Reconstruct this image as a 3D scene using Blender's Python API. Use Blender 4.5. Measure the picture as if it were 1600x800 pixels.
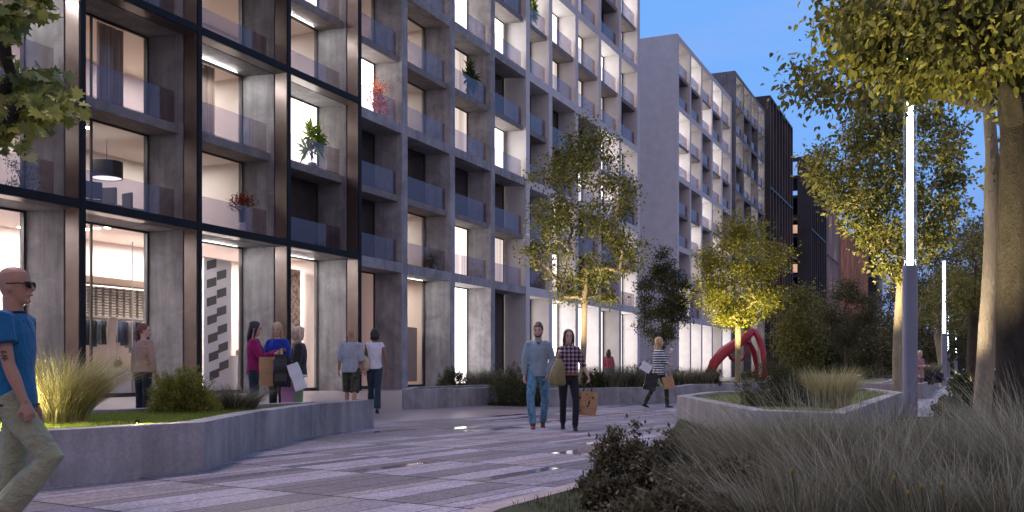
import bpy, math, random
import numpy as np
from mathutils import Vector, Matrix
C = bpy.context.scene.collection
for o in list(bpy.data.objects): bpy.data.objects.remove(o)
SC = bpy.context.scene
R = math.radians
# ------------------------------------------------------------------ camera
YAW = R(24.24); FOC = 1553.0; EYE = 0.95; HOR = 577.0
cam = bpy.data.cameras.new('camera'); camo = bpy.data.objects.new('camera', cam); C.objects.link(camo)
camo.location = (0, 0, EYE); camo.rotation_euler = (R(90), 0, YAW)
cam.sensor_width = 36; cam.lens = FOC/1600*36; cam.shift_y = (HOR-400)/1600
cam.clip_start = 0.05; cam.clip_end = 3000
SC.camera = camo
# ------------------------------------------------------------------ exposure
SC.view_settings.view_transform = 'Standard'; SC.view_settings.look = 'None'
SC.view_settings.gamma = 1; SC.view_settings.exposure = 0.68; SC.view_settings.use_curve_mapping = False
# ------------------------------------------------------------------ sky (dusk)
W = bpy.data.worlds.new('World'); SC.world = W; W.use_nodes = True
nt = W.node_tree; nt.nodes.clear()
def N(nt, t, **k):
    n = nt.nodes.new(t)
    for a, v in k.items():
        if a.startswith('i_'): n.inputs[a[2:].replace('_', ' ')].default_value = v
        else: setattr(n, a, v)
    return n
SUN_EL, SUN_ROT = 4.0, 200.0
sky = N(nt, 'ShaderNodeTexSky', sky_type='NISHITA', sun_disc=False, sun_elevation=R(SUN_EL), sun_rotation=R(SUN_ROT), air_density=1.0, dust_density=0.4, ozone_density=5.0)
L = nt.links.new
tc = N(nt, 'ShaderNodeTexCoord'); sx = N(nt, 'ShaderNodeSeparateXYZ'); L(tc.outputs['Generated'], sx.inputs[0])
gr = N(nt, 'ShaderNodeValToRGB'); e = gr.color_ramp.elements      # dusk colours by height above the horizon
e[0].position = 0.0; e[0].color = (.150, .190, .390, 1); e[1].position = 1.0; e[1].color = (.095, .22, .54, 1)
for p, c in ((.08, (.150, .225, .48)), (.2, (.150, .315, .68)), (.42, (.125, .305, .68))):
    k = e.new(p); k.color = (*c, 1)
L(sx.outputs[2], gr.inputs[0])
mp = N(nt, 'ShaderNodeMapping'); mp.inputs['Scale'].default_value = (1.2, 1.2, 7)
nz = N(nt, 'ShaderNodeTexNoise', i_Scale=2.6, i_Detail=6.0, i_Roughness=0.55); L(tc.outputs['Generated'], mp.inputs[0]); L(mp.outputs[0], nz.inputs[0])
rp = N(nt, 'ShaderNodeValToRGB'); rp.color_ramp.elements[0].position = 0.5; rp.color_ramp.elements[1].position = 0.75
rp.color_ramp.elements[0].color = (0, 0, 0, 1); rp.color_ramp.elements[1].color = (0.3, 0.3, 0.3, 1); L(nz.outputs[0], rp.inputs[0])
cl = N(nt, 'ShaderNodeMix', data_type='RGBA'); cl.inputs[7].default_value = (.30, .34, .60, 1); L(rp.outputs[0], cl.inputs[0]); L(gr.outputs[0], cl.inputs[6])
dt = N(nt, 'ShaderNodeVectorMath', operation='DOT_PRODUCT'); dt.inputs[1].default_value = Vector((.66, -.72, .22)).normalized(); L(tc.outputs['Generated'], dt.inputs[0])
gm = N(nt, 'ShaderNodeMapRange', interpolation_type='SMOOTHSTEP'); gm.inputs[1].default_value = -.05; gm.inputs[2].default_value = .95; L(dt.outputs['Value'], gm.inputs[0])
glow = N(nt, 'ShaderNodeMix', data_type='RGBA'); glow.inputs[7].default_value = (.44, .37, .47, 1); L(gm.outputs[0], glow.inputs[0])   # sunset afterglow added to the sky behind the camera to warm the facades
b1 = N(nt, 'ShaderNodeBackground', i_Strength=0.012); b2_ = N(nt, 'ShaderNodeBackground', i_Strength=0.86); ad = N(nt, 'ShaderNodeAddShader'); wo = N(nt, 'ShaderNodeOutputWorld')
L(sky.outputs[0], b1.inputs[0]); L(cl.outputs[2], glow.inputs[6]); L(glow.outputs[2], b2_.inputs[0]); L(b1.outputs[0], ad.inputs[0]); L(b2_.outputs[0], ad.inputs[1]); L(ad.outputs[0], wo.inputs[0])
sun = bpy.data.lights.new('sun', 'SUN'); sun.energy = 1.3; sun.angle = R(14); sun.color = (1, 0.76, 0.74)
suno = bpy.data.objects.new('sun', sun); C.objects.link(suno); suno.rotation_euler = (0, R(-27), R(-20)); suno.location = (0, -20, 30)
# ------------------------------------------------------------------ helpers
def ray(px, d):
    u = (px-800)/FOC*d
    return (-math.sin(YAW)*d+math.cos(YAW)*u, math.cos(YAW)*d+math.sin(YAW)*u)
def G(px, py, z=0.0): return ray(px, FOC*(EYE-z)/(py-HOR))
def ZY(py, d): return EYE+(HOR-py)*d/FOC
def mat(name, col=(.5, .5, .5), rough=.6, metal=0., spec=.5, emit=None, es=0.):
    m = bpy.data.materials.new(name); m.use_nodes = True; b = m.node_tree.nodes['Principled BSDF']
    b.inputs['Base Color'].default_value = (*col, 1); b.inputs['Roughness'].default_value = rough; b.inputs['Metallic'].default_value = metal
    b.inputs['Specular IOR Level'].default_value = spec
    if emit: b.inputs['Emission Color'].default_value = (*emit, 1); b.inputs['Emission Strength'].default_value = es
    return m
def noisy(name, c1, c2, scale=3., detail=6., rough=.7, bump=.2, bscale=40., lo=.35, hi=.65, rv=0., stretch=None, spec=.4, metal=0., fine=0.):
    m = mat(name, c1, rough, metal, spec); t = m.node_tree; b = t.nodes['Principled BSDF']; l = t.links.new
    co = N(t, 'ShaderNodeTexCoord'); src = co.outputs['Object']
    if stretch:
        q = N(t, 'ShaderNodeMapping'); q.inputs['Scale'].default_value = stretch; l(src, q.inputs[0]); src = q.outputs[0]
    n = N(t, 'ShaderNodeTexNoise', i_Scale=scale, i_Detail=detail, i_Roughness=.62); l(src, n.inputs[0])
    r = N(t, 'ShaderNodeValToRGB'); r.color_ramp.elements[0].position = lo; r.color_ramp.elements[1].position = hi
    r.color_ramp.elements[0].color = (*c1, 1); r.color_ramp.elements[1].color = (*c2, 1)
    l(n.outputs[0], r.inputs[0]); out = r.outputs[0]
    n2 = N(t, 'ShaderNodeTexNoise', i_Scale=bscale, i_Detail=4.); l(src, n2.inputs[0])
    if fine:
        mx = N(t, 'ShaderNodeMix', data_type='RGBA', blend_type='OVERLAY'); mx.inputs[0].default_value = fine
        l(out, mx.inputs[6]); l(n2.outputs[0], mx.inputs[7]); out = mx.outputs[2]
    l(out, b.inputs['Base Color'])
    if bump:
        bp = N(t, 'ShaderNodeBump', i_Strength=bump, i_Distance=.01); l(n2.outputs[0], bp.inputs['Height']); l(bp.outputs[0], b.inputs['Normal'])
    if rv:
        mr = N(t, 'ShaderNodeMapRange'); mr.inputs['To Min'].default_value = rough-rv; mr.inputs['To Max'].default_value = rough+rv
        l(n.outputs[0], mr.inputs[0]); l(mr.outputs[0], b.inputs['Roughness'])
    return m
def concrete(name, c, var=.28):
    c1 = tuple(v*(1-var) for v in c); c2 = tuple(min(1, v*(1+var)) for v in c)
    m = mat(name, c, .75, 0, .35); t = m.node_tree; b = t.nodes['Principled BSDF']; l = t.links.new
    co = N(t, 'ShaderNodeTexCoord')
    n = N(t, 'ShaderNodeTexNoise', i_Scale=.9, i_Detail=9., i_Roughness=.66, i_Distortion=.6); l(co.outputs['Object'], n.inputs[0])
    r = N(t, 'ShaderNodeValToRGB'); r.color_ramp.elements[0].position = .36; r.color_ramp.elements[1].position = .66
    r.color_ramp.elements[0].color = (*c1, 1); r.color_ramp.elements[1].color = (*c2, 1); l(n.outputs[0], r.inputs[0])
    n3 = N(t, 'ShaderNodeTexNoise', i_Scale=28., i_Detail=6., i_Roughness=.7); l(co.outputs['Object'], n3.inputs[0])
    mx = N(t, 'ShaderNodeMix', data_type='RGBA', blend_type='OVERLAY'); mx.inputs[0].default_value = .38
    l(r.outputs[0], mx.inputs[6]); l(n3.outputs[0], mx.inputs[7])
    v = N(t, 'ShaderNodeTexVoronoi', i_Scale=26.); l(co.outputs['Object'], v.inputs['Vector'])
    pr = N(t, 'ShaderNodeValToRGB'); pr.color_ramp.elements[0].position = .05; pr.color_ramp.elements[1].position = .12
    pr.color_ramp.elements[0].color = (.62, .62, .62, 1); pr.color_ramp.elements[1].color = (1, 1, 1, 1); l(v.outputs[0], pr.inputs[0])
    m2 = N(t, 'ShaderNodeMix', data_type='RGBA', blend_type='MULTIPLY'); m2.inputs[0].default_value = .7
    
    q = N(t, 'ShaderNodeMapping'); q.inputs['Scale'].default_value = (1, 1, .09); l(co.outputs['Object'], q.inputs[0])
    n4 = N(t, 'ShaderNodeTexNoise', i_Scale=5., i_Detail=5.); l(q.outputs[0], n4.inputs[0]); sr = N(t, 'ShaderNodeMapRange'); sr.inputs[1].default_value = .38; sr.inputs[2].default_value = .62; sr.inputs[3].default_value = .78; sr.inputs[4].default_value = 1.08; l(n4.outputs[0], sr.inputs[0])
    m5 = N(t, 'ShaderNodeMix', data_type='RGBA', blend_type='MULTIPLY'); m5.inputs[0].default_value = .8; l(mx.outputs[2], m5.inputs[6]); l(sr.outputs[0], m5.inputs[7])
    l(m5.outputs[2], m2.inputs[6]); l(pr.outputs[0], m2.inputs[7]); l(m2.outputs[2], b.inputs['Base Color'])
    bp = N(t, 'ShaderNodeBump', i_Strength=.25, i_Distance=.01); l(n3.outputs[0], bp.inputs['Height']); l(bp.outputs[0], b.inputs['Normal'])
    return m
def glassm(name, tintc=(.9, .92, .95), refl=.12, rough=.02, gc=(1, 1, 1)):
    m = bpy.data.materials.new(name); m.use_nodes = True; t = m.node_tree; t.nodes.clear(); l = t.links.new
    a = N(t, 'ShaderNodeBsdfTransparent'); a.inputs[0].default_value = (*tintc, 1)
    g = N(t, 'ShaderNodeBsdfGlossy', i_Roughness=rough); g.inputs[0].default_value = (*gc, 1); lw = N(t, 'ShaderNodeLayerWeight', i_Blend=.5); fr = N(t, 'ShaderNodeMath', operation='POWER'); fr.inputs[1].default_value = 4.5; l(lw.outputs['Facing'], fr.inputs[0])
    ad = N(t, 'ShaderNodeMath', operation='ADD'); ad.inputs[1].default_value = refl; ad.use_clamp = True
    mx = N(t, 'ShaderNodeMixShader'); o = N(t, 'ShaderNodeOutputMaterial')
    l(fr.outputs[0], ad.inputs[0]); l(ad.outputs[0], mx.inputs[0]); l(a.outputs[0], mx.inputs[1]); l(g.outputs[0], mx.inputs[2]); l(mx.outputs[0], o.inputs[0])
    return m
def tag(o, label=None, cat=None, group=None, kind=None):
    if label: o['label'] = label
    if cat: o['category'] = cat
    if group: o['group'] = group
    if kind: o['kind'] = kind
    return o
def thing(name, loc, rz=0., label=None, cat=None, group=None, s=1.):
    o = bpy.data.objects.new(name, None); o.empty_display_size = .2; C.objects.link(o); o.location = loc; o.rotation_euler = (0, 0, rz); o.scale = (s, s, s)
    return tag(o, label, cat, group)
class MB:
    """collects faces in world (or local) coordinates; build() links them as one mesh"""
    def __init__(s): s.v = []; s.f = []
    def poly(s, pts):
        n = len(s.v); s.v += [tuple(p) for p in pts]; s.f.append(tuple(range(n, n+len(pts)))); return s
    def box(s, x0, x1, y0, y1, z0, z1):
        x0, x1 = min(x0, x1), max(x0, x1); y0, y1 = min(y0, y1), max(y0, y1)
        return s.prism([(x0, y0), (x1, y0), (x1, y1), (x0, y1)], z0, z1)
    def prism(s, pts, z0, z1):
        a = sum(pts[i][0]*pts[(i+1) % len(pts)][1]-pts[(i+1) % len(pts)][0]*pts[i][1] for i in range(len(pts)))
        if a < 0: pts = pts[::-1]
        n = len(s.v); k = len(pts)
        s.v += [(x, y, z0) for x, y in pts]+[(x, y, z1) for x, y in pts]
        s.f.append(tuple(range(n+k-1, n-1, -1))); s.f.append(tuple(range(n+k, n+2*k)))
        for i in range(k): j = (i+1) % k; s.f.append((n+i, n+j, n+k+j, n+k+i))
        return s
    def tube(s, pts, rad, seg=8, flat=1., cap=True, up=(0, 0, 1)):
        P = [Vector(p) for p in pts]; rad = rad if hasattr(rad, '__len__') else [rad]*len(P)
        rings = []; u = None
        for i, p in enumerate(P):
            d = (P[min(i+1, len(P)-1)]-P[max(i-1, 0)]).normalized()
            if u is None:
                u = Vector(up); u = (u-d*u.dot(d))
                if u.length < 1e-3: u = Vector((1, 0, 0)); u = u-d*u.dot(d)
            else: u = u-d*u.dot(d)
            u.normalize(); w = d.cross(u); r = rad[i]; ra, rb = (r if hasattr(r, '__len__') else (r*flat, r))
            n = len(s.v); rings.append(n)
            for k in range(seg):
                a = 2*math.pi*k/seg; q = p+u*(math.sin(a)*ra)+w*(math.cos(a)*rb); s.v.append(tuple(q))
        for a, b in zip(rings, rings[1:]):
            for k in range(seg): j = (k+1) % seg; s.f.append((a+k, a+j, b+j, b+k))
        if cap: s.f.append(tuple(range(rings[0]+seg-1, rings[0]-1, -1))); s.f.append(tuple(range(rings[-1], rings[-1]+seg)))
        return s
    def ball(s, c, r, seg=12, rg=8):
        c = Vector(c); r = r if hasattr(r, '__len__') else (r, r, r); n = len(s.v)
        for i in range(rg+1):
            a = math.pi*i/rg
            for k in range(seg):
                b = 2*math.pi*k/seg; s.v.append((c.x+r[0]*math.sin(a)*math.cos(b), c.y+r[1]*math.sin(a)*math.sin(b), c.z-r[2]*math.cos(a)))
        for i in range(rg):
            for k in range(seg): j = (k+1) % seg; s.f.append((n+i*seg+k, n+i*seg+j, n+(i+1)*seg+j, n+(i+1)*seg+k))
        return s
    def lathe(s, c, prof, seg=20):
        n = len(s.v)
        for r, z in prof:
            for k in range(seg): a = 2*math.pi*k/seg; s.v.append((c[0]+r*math.cos(a), c[1]+r*math.sin(a), c[2]+z))
        for i in range(len(prof)-1):
            for k in range(seg): j = (k+1) % seg; s.f.append((n+i*seg+k, n+i*seg+j, n+(i+1)*seg+j, n+(i+1)*seg+k))
        return s
    def build(s, name, m, parent=None, smooth=False, bevel=0., local=False):
        me = bpy.data.meshes.new(name)
        v = np.array(s.v, float).reshape(-1, 3)
        if parent is not None and not local:
            off = np.array(parent.matrix_basis.translation if parent.parent is None else (parent.parent.location if parent.parent.parent is None else parent.parent.parent.location))
            v = v-off
        me.from_pydata([tuple(p) for p in v], [], s.f); me.materials.append(m)
        if smooth: me.shade_smooth()
        o = bpy.data.objects.new(name, me); C.objects.link(o)
        if parent is not None: o.parent = parent
        if bevel:
            b = o.modifiers.new('bevel', 'BEVEL'); b.width = bevel; b.segments = 2; b.limit_method = 'ANGLE'; b.angle_limit = R(40)
        me.update(); return o
def arealamp(name, loc, size, power, color=(1, .88, .76), rot=(0, 0, 0), parent=None, sy=None):
    l = bpy.data.lights.new(name, 'AREA'); l.energy = power; l.color = color; l.size = size
    if sy: l.shape = 'RECTANGLE'; l.size_y = sy
    o = bpy.data.objects.new(name, l); C.objects.link(o); o.rotation_euler = rot
    if parent is not None: o.parent = parent; o.location = Vector(loc)-parent.location
    else: o.location = loc
    return o
# ------------------------------------------------------------------ materials of the buildings
M_conc = concrete('grey_concrete', (.29, .285, .30))
M_concd = concrete('dark_grey_concrete', (.185, .182, .192))
M_white = noisy('white_render', (.50, .49, .50), (.60, .59, .60), 1.2, 6, .85, .12, 60, .3, .7)
M_slab = noisy('weathered_slab', (.15, .14, .14), (.23, .21, .21), 2, 7, .8, .15, 50)
M_black = noisy('black_steel', (.010, .010, .012), (.016, .015, .018), 1, 3, .6, .03, 80, spec=.15, rv=.05)
M_bronze = noisy('bronze_panel', (.085, .065, .060), (.12, .095, .088), .8, 3, .34, .02, 40, metal=.5, rv=.06)
M_frame = mat('dark_window_frame', (.03, .026, .026), .45)
M_glass = glassm('window_glass', (.95, .95, .96), .02)
M_rail = glassm('railing_glass', (.84, .81, .85), .09, gc=(.55, .43, .42))
def curtain(name, c, es, c2=None):
    m = mat(name, tuple(v*.6 for v in c), .4); t = m.node_tree; b = t.nodes['Principled BSDF']; l = t.links.new
    co = N(t, 'ShaderNodeTexCoord'); q = N(t, 'ShaderNodeMapping'); q.inputs['Scale'].default_value = (.2, 2.4, .08); l(co.outputs['Object'], q.inputs[0])
    n = N(t, 'ShaderNodeTexNoise', i_Scale=1.6, i_Detail=4.); l(q.outputs[0], n.inputs[0])
    r = N(t, 'ShaderNodeValToRGB'); r.color_ramp.elements[0].position = .3; r.color_ramp.elements[1].position = .62
    r.color_ramp.elements[0].color = (*(c2 or tuple(v*w for v, w in zip(c, (.52, .46, .40)))), 1); r.color_ramp.elements[1].color = (*c, 1)
    l(n.outputs[0], r.inputs[0]); l(r.outputs[0], b.inputs['Emission Color']); b.inputs['Emission Strength'].default_value = es
    b.inputs['Coat Weight'].default_value = .5; b.inputs['Coat Roughness'].default_value = .05
    return m
WARM = (1, .92, .86)
PANE = {'b': curtain('bright_lit_window', (1, .93, .89), 3.2), 'm': curtain('lit_window', (1, .90, .83), 1.35),
        'w': curtain('soft_lit_window', (1, .86, .78), .6), 'r': curtain('dim_red_window', (.55, .36, .30), .22)}
M_dark = noisy('dark_window', (.035, .030, .032), (.055, .046, .045), .6, 3, .08, 0, 30, spec=.6)
PANE['d'] = M_dark
M_room = mat('cream_plaster', (.70, .65, .62), .9); M_floor = mat('timber_floor', (.30, .20, .14), .4)
M_lampw = mat('lit_downlight', (1, 1, 1), .5, emit=(1, .95, .88), es=25)
M_fill = mat('added_strip_glow', (1, 1, 1), .5, emit=(1, .93, .86), es=4)  # glow of the strips added under some soffits
M_curt = noisy('beige_curtain', (.38, .30, .25), (.55, .45, .38), 5, 3, .9, 0, 30, stretch=(1, 6, .1))
def facade(root, X0, Ys, bands, mc, pier=.6, band=.45, depth=1.25, splay=.3, lit=None, rooms=None, ground='d', slabm=M_slab,
           setback=.18, endwall=False, deepX=-48, fins=None, detail=True, frame_name='facade_frame', roomdepth=4.2, skip_end=False):
    """double height bays: every bay between two bands holds a lower and an upper balcony"""
    top = bands[-1]; fr = MB(); n = len(Ys)-1
    bx = X0-depth
    for i, y in enumerate(Ys):
        w = pier/2
        if i == n and skip_end: continue
        a = y-w if i else y-(.02 if endwall else w); 
        fr.prism([(X0, a), (X0, y+w), (bx-.2, y+w), (bx-.2, (a-splay) if i else a)], -.2, top+band/2)
    for i in range(n):
        yl = Ys[i]+pier/2+.003; yr = Ys[i+1]-pier/2-.003
        for zb in bands:
            f0 = X0-.004
            fr.prism([(f0, yl), (f0, yr), (bx-.2, yr-splay), (bx-.2, yl)], zb-band/2, zb+band/2-.003)
    fr.build(frame_name, mc, root)
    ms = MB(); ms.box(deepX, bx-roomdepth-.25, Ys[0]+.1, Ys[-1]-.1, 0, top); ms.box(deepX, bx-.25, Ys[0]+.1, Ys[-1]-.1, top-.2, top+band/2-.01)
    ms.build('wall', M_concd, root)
    if endwall:
        MB().box(deepX, X0-.003, Ys[0]-.35, Ys[0]-.024, -.2, top+band/2+.002).build('side_wall', mc, root)
    zs = [(-.05, bands[0], 0)]
    for k in range(len(bands)-1):
        m = (bands[k]+bands[k+1])/2
        zs += [(bands[k], m, 1), (m, bands[k+1], 2)]
    for fi, (za, zb, typ) in enumerate(zs):
        for i in range(n):
            yl = Ys[i]+pier/2; yr = Ys[i+1]-pier/2
            code = (lit[fi][i] if lit and fi < len(lit) and i < len(lit[fi]) else 'd')
            zlo = za+(band/2 if typ == 1 else (0.16 if typ == 2 else .05)); zhi = zb-(band/2 if typ != 1 else .16)
            sp = splay
            def yrx(x): return yr-sp*(X0-x)/(depth+.2)
            if typ == 2:   # slab of the upper balcony
                xs = X0-setback
                sl = MB().prism([(xs, yl+.003), (xs, yrx(xs)-.003), (bx-.1, yrx(bx-.1)-.003), (bx-.1, yl+.003)], za-.17, za+.155)
                slab = sl.build('balcony', slabm, root, bevel=.012 if detail else 0)
                par = slab
            else: par = root
            if typ:
                gx = X0-setback-.06; gy = yrx(gx)-.12
                gm = MB().box(gx-.02, gx, yl+.06, yl+(gy-yl)*.78, zlo+.02, zlo+1.12).box(gx-.02, gx, yl+(gy-yl)*.78+.01, gy, zlo+.02, zlo+1.12)
                if detail: gm.box(gx-.035, gx+.015, yl+.05, gy, zlo-.001, zlo+.045)
                gm.build('balustrade', M_rail, par if par is not root else root)
            # window
            wr = yrx(bx)-.003
            f = MB(); t = .07
            f.box(bx-.09, bx, yl+.003, yl+.003+t, zlo, zhi).box(bx-.09, bx, wr-(t if detail else .17), wr, zlo, zhi)
            f.box(bx-.085, bx-.002, yl+t, wr-t, zhi-t, zhi-.002).box(bx-.085, bx-.002, yl+t, wr-t, zlo+.002, zlo+t*(2 if typ == 0 else 1))
            my = yl+(wr-yl)*.44
            if detail: f.box(bx-.08, bx-.004, my-.03, my+.03, zlo+t, zhi-t)
            wf = f.build('window', M_frame, root)
            room = rooms and (fi, i) in rooms
            pm = M_glass if room else PANE[code]
            MB().poly([(bx-.05, yl+.02, zlo+.02), (bx-.05, wr-.02, zlo+.02), (bx-.05, wr-.02, zhi-.02), (bx-.05, yl+.02, zhi-.02)]).build('pane', pm, wf)
            if room:
                r = rooms[(fi, i)]; x1 = bx-.12; x2 = bx-roomdepth; ya = yl-.25; yb = yr+.1; z0 = zlo-.02; z1 = zhi+.1
                q = MB(); 
                lf, rt = (fi, i-1) in rooms, (fi, i+1) in rooms
                if lf: ya = Ys[i]-.05
                if rt: yb = Ys[i+1]-.05
                if not lf: q.poly([(x1, ya, z0), (x2, ya, z0), (x2, ya, z1), (x1, ya, z1)])
                if not rt: q.poly([(x1, yb, z0), (x2, yb, z0), (x2, yb, z1), (x1, yb, z1)])
                q.poly([(x1, ya, z1), (x1, yb, z1), (x2, yb, z1), (x2, ya, z1)])
                q.poly([(x2, ya, z0), (x2, yb, z0), (x2, yb, z1), (x2, ya, z1)]); q.build('interior_wall', r.get('wall', M_room), root)
                MB().poly([(x1, ya, z0), (x1, yb, z0), (x2, yb, z0), (x2, ya, z0)]).build('interior_floor', r.get('floor', M_floor), root)
                arealamp('room_light', ((x1+x2)/2-.2, (yl+yr)/2, z1-.12), 1.6, r.get('p', 60)*1.25, r.get('c', WARM), (0, 0, 0), root, 3.2)
                if r.get('spot'):
                    for (a, b) in r['spot']: MB().lathe((x1-a, yl+b, z1-.03), [(0, 0), (.09, 0), (.09, .02)], 12).build('downlight', M_lampw, root)
                if r.get('soffit_fill'):  # added glow strip and area light, put in to brighten the recess walls
                    zc = zb-(band/2 if typ != 1 else .17)-.006
                    MB().box(bx+.11, bx+.125, yl+.5, wr-.5, zc-.012, zc).build('added_fill_strip', M_fill, root)
                    arealamp('added_fill_lamp', (bx+.12, (yl+wr)/2, zc-.02), .03, r['soffit_fill']*2.6, (1, .95, .92), (0, R(-35), 0), root, (wr-yl)-1.2)
                if r.get('curtain'):
                    cm = MB()
                    for (ca, cb) in r['curtain']:
                        k = 26; pts = [(x1-.35+.07*math.sin(j*1.9), yl+ca+(cb-ca)*j/k) for j in range(k+1)]
                        for (p, q_) in zip(pts, pts[1:]): cm.poly([(p[0], p[1], z0+.05), (q_[0], q_[1], z0+.05), (q_[0], q_[1], z1-.05), (p[0], p[1], z1-.05)])
                    cm.build('curtain', M_curt, root, smooth=True)
B = [5.94, 12.78, 19.63, 26.48, 33.3]
# -- building with the black steel frame
XD = -24.75
bd = thing('apartment_building', (XD-3, 29, 0), label='nearest building, black steel grid over grey concrete balconies and tall shop windows', cat='building', group='buildings along the promenade')
YD = [11.9, 16.97, 22.03, 27.09, 32.15, 37.24]
tall = {'p': 120}
warm_shop = {'p': 230, 'wall': mat('shop_wall', (.66, .58, .54), .8), 'floor': mat('shop_floor', (.55, .48, .46), .25), 'c': (1, .93, .90)}
DR = {(0, 1): dict(warm_shop, spot=[(1.5, 1), (1.5, 2), (2.2, 3.1), (3, 2.4)]), (0, 2): dict(warm_shop, spot=[(.9+.45*i, 2.3) for i in range(7)]+[(.9+.5*i, 3.6) for i in range(6)]), (0, 3): dict(warm_shop, p=280, soffit_fill=22), (0, 4): dict(warm_shop, p=280, soffit_fill=22),
      (1, 1): {'p': 70}, (2, 1): {'p': 75, 'soffit_fill': 45}, (1, 2): {'p': 55, 'spot': [(1.3, 3.1)]}, (2, 2): {'p': 40, 'curtain': [(.1, 1.1), (2.6, 3.8)]},
      (1, 3): {'p': 65}, (2, 3): {'p': 95, 'soffit_fill': 40, 'curtain': [(1.8, 3.4)]}, (3, 3): {'p': 70, 'spot': [(1.2, 2.2), (2.4, 3.2)]}, (3, 4): {'p': 55, 'soffit_fill': 25}, (3, 2): {'p': 16}, (3, 1): {'p': 30}}
DL = ['wwwwm', 'wwwwd', 'wwwwb', 'dwwww', 'ddwdb', 'dmdwd', 'dddmd', 'wdddd', 'dddwd']
facade(bd, XD, YD, B, M_concd, pier=.3, band=.30, depth=1.28, splay=.32, lit=DL, rooms=DR, setback=.16, endwall=False)
st = MB()
for y in YD:
    st.box(XD+.004, XD+.65, y-.105, y+.105, -.1, B[-1]+.3)
for zb in B:
    for a, b in zip(YD, YD[1:]): st.box(XD+.008, XD+.646, a+.107, b-.107, zb-.13, zb+.13)
st.build('steel_frame', M_black, bd, bevel=.012)
rv = MB()     # bronze lining on the inner faces of the steel frame
for a, b in zip(YD, YD[1:]):
    rows = [(0, B[0])]+list(zip(B, B[1:]))
    for z0, z1 in rows:
        lo = z0+(.132 if z0 else 0); hi = z1-.132
        rv.box(XD+.05, XD+.60, b-.125, b-.107, lo, hi)
        rv.box(XD+.05, XD+.60, a+.107, a+.125, lo, hi)
        rv.box(XD+.05, XD+.60, a+.127, b-.127, hi-.02, hi)
        # pale edge trim where the lining meets the concrete
rv.build('reveal_lining', M_bronze, bd)
# -- grey concrete section
XG = -25.0
bg_ = thing('apartment_building', (XG-3, 47, 0), label='grey raw concrete building with deep square balconies, left of the white grid building', cat='building', group='buildings along the promenade')
YG = [37.65, 42.61, 47.7, 52.8, 57.9]
GL = ['rwbd', 'dwmw', 'dddd', 'bwwb', 'wwwd', 'dwbb', 'wdwd', 'dbdw', 'wdmd']
GR = {(0, 1): {'p': 120, 'soffit_fill': 14, 'wall': mat('gallery_wall', (.55, .46, .40), .8)}, (1, 1): {'p': 60}, (3, 1): {'p': 40, 'spot': [(1.2, 3.2)]}, (4, 0): {'p': 45, 'curtain': [(.5, 1.8)]}, (4, 1): {'p': 60}}
facade(bg_, XG, YG, B, M_conc, pier=.56, band=.48, depth=1.35, splay=.36, lit=GL, rooms=GR, skip_end=True)
# -- white section
bw = thing('apartment_building', (XG-3, 70, 0), label='white concrete grid building behind the couple, brightly lit white reveals at street level', cat='building', group='buildings along the promenade')
YW = [57.95, 61.8, 66.8, 71.8, 76.75, 81.75]
WL = ['mbbmb', 'dmddb', 'dmddm', 'ddmbd', 'dddbm', 'mwwwd', 'bbmbm', 'wmwdm', 'dbmwb']
facade(bw, XG+.02, YW, B, M_white, pier=.6, band=.56, depth=1.3, splay=.02, lit=WL, detail=False)
MB().box(-48, XG, YW[-1]+.31, YW[-1]+.5, -.2, B[-1]+.28).build('side_wall', M_white, bw)
# -- second white building
b2 = thing('apartment_building', (XG-3, 107, 0), label='second white building beyond a gap, blank side wall facing the viewer, red sculpture before it', cat='building', group='buildings along the promenade')
facade(b2, XG, [95, 99.85, 104.7, 109.6, 114.6, 119.6], B, M_white, pier=.6, band=.56, depth=1.6, splay=.0, endwall=True, detail=False,
       lit=['bbbmb', 'bdmbd', 'dmdbm', 'dbdbm', 'ddbmd', 'bmdmd', 'bmdbm', 'ddbdm', 'mbmbm'])
B3 = [8.2, 15.4, 22.7, 29.9, 37.2]
b3 = thing('apartment_building', (XG-3, 132, 0), label='brown grey building with bright top floor loggias, third from the front', cat='building', group='buildings along the promenade')
facade(b3, XG, [122.3, 127.2, 132.1, 137, 142], B3, M_concd, pier=.5, band=.5, depth=1.6, splay=.2, endwall=True, detail=False,
       lit=['mdbm', 'bmdb', 'mbdd', 'dbmb', 'mdbd', 'dbmb', 'bmdb', 'mddm', 'bbbb'])
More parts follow.
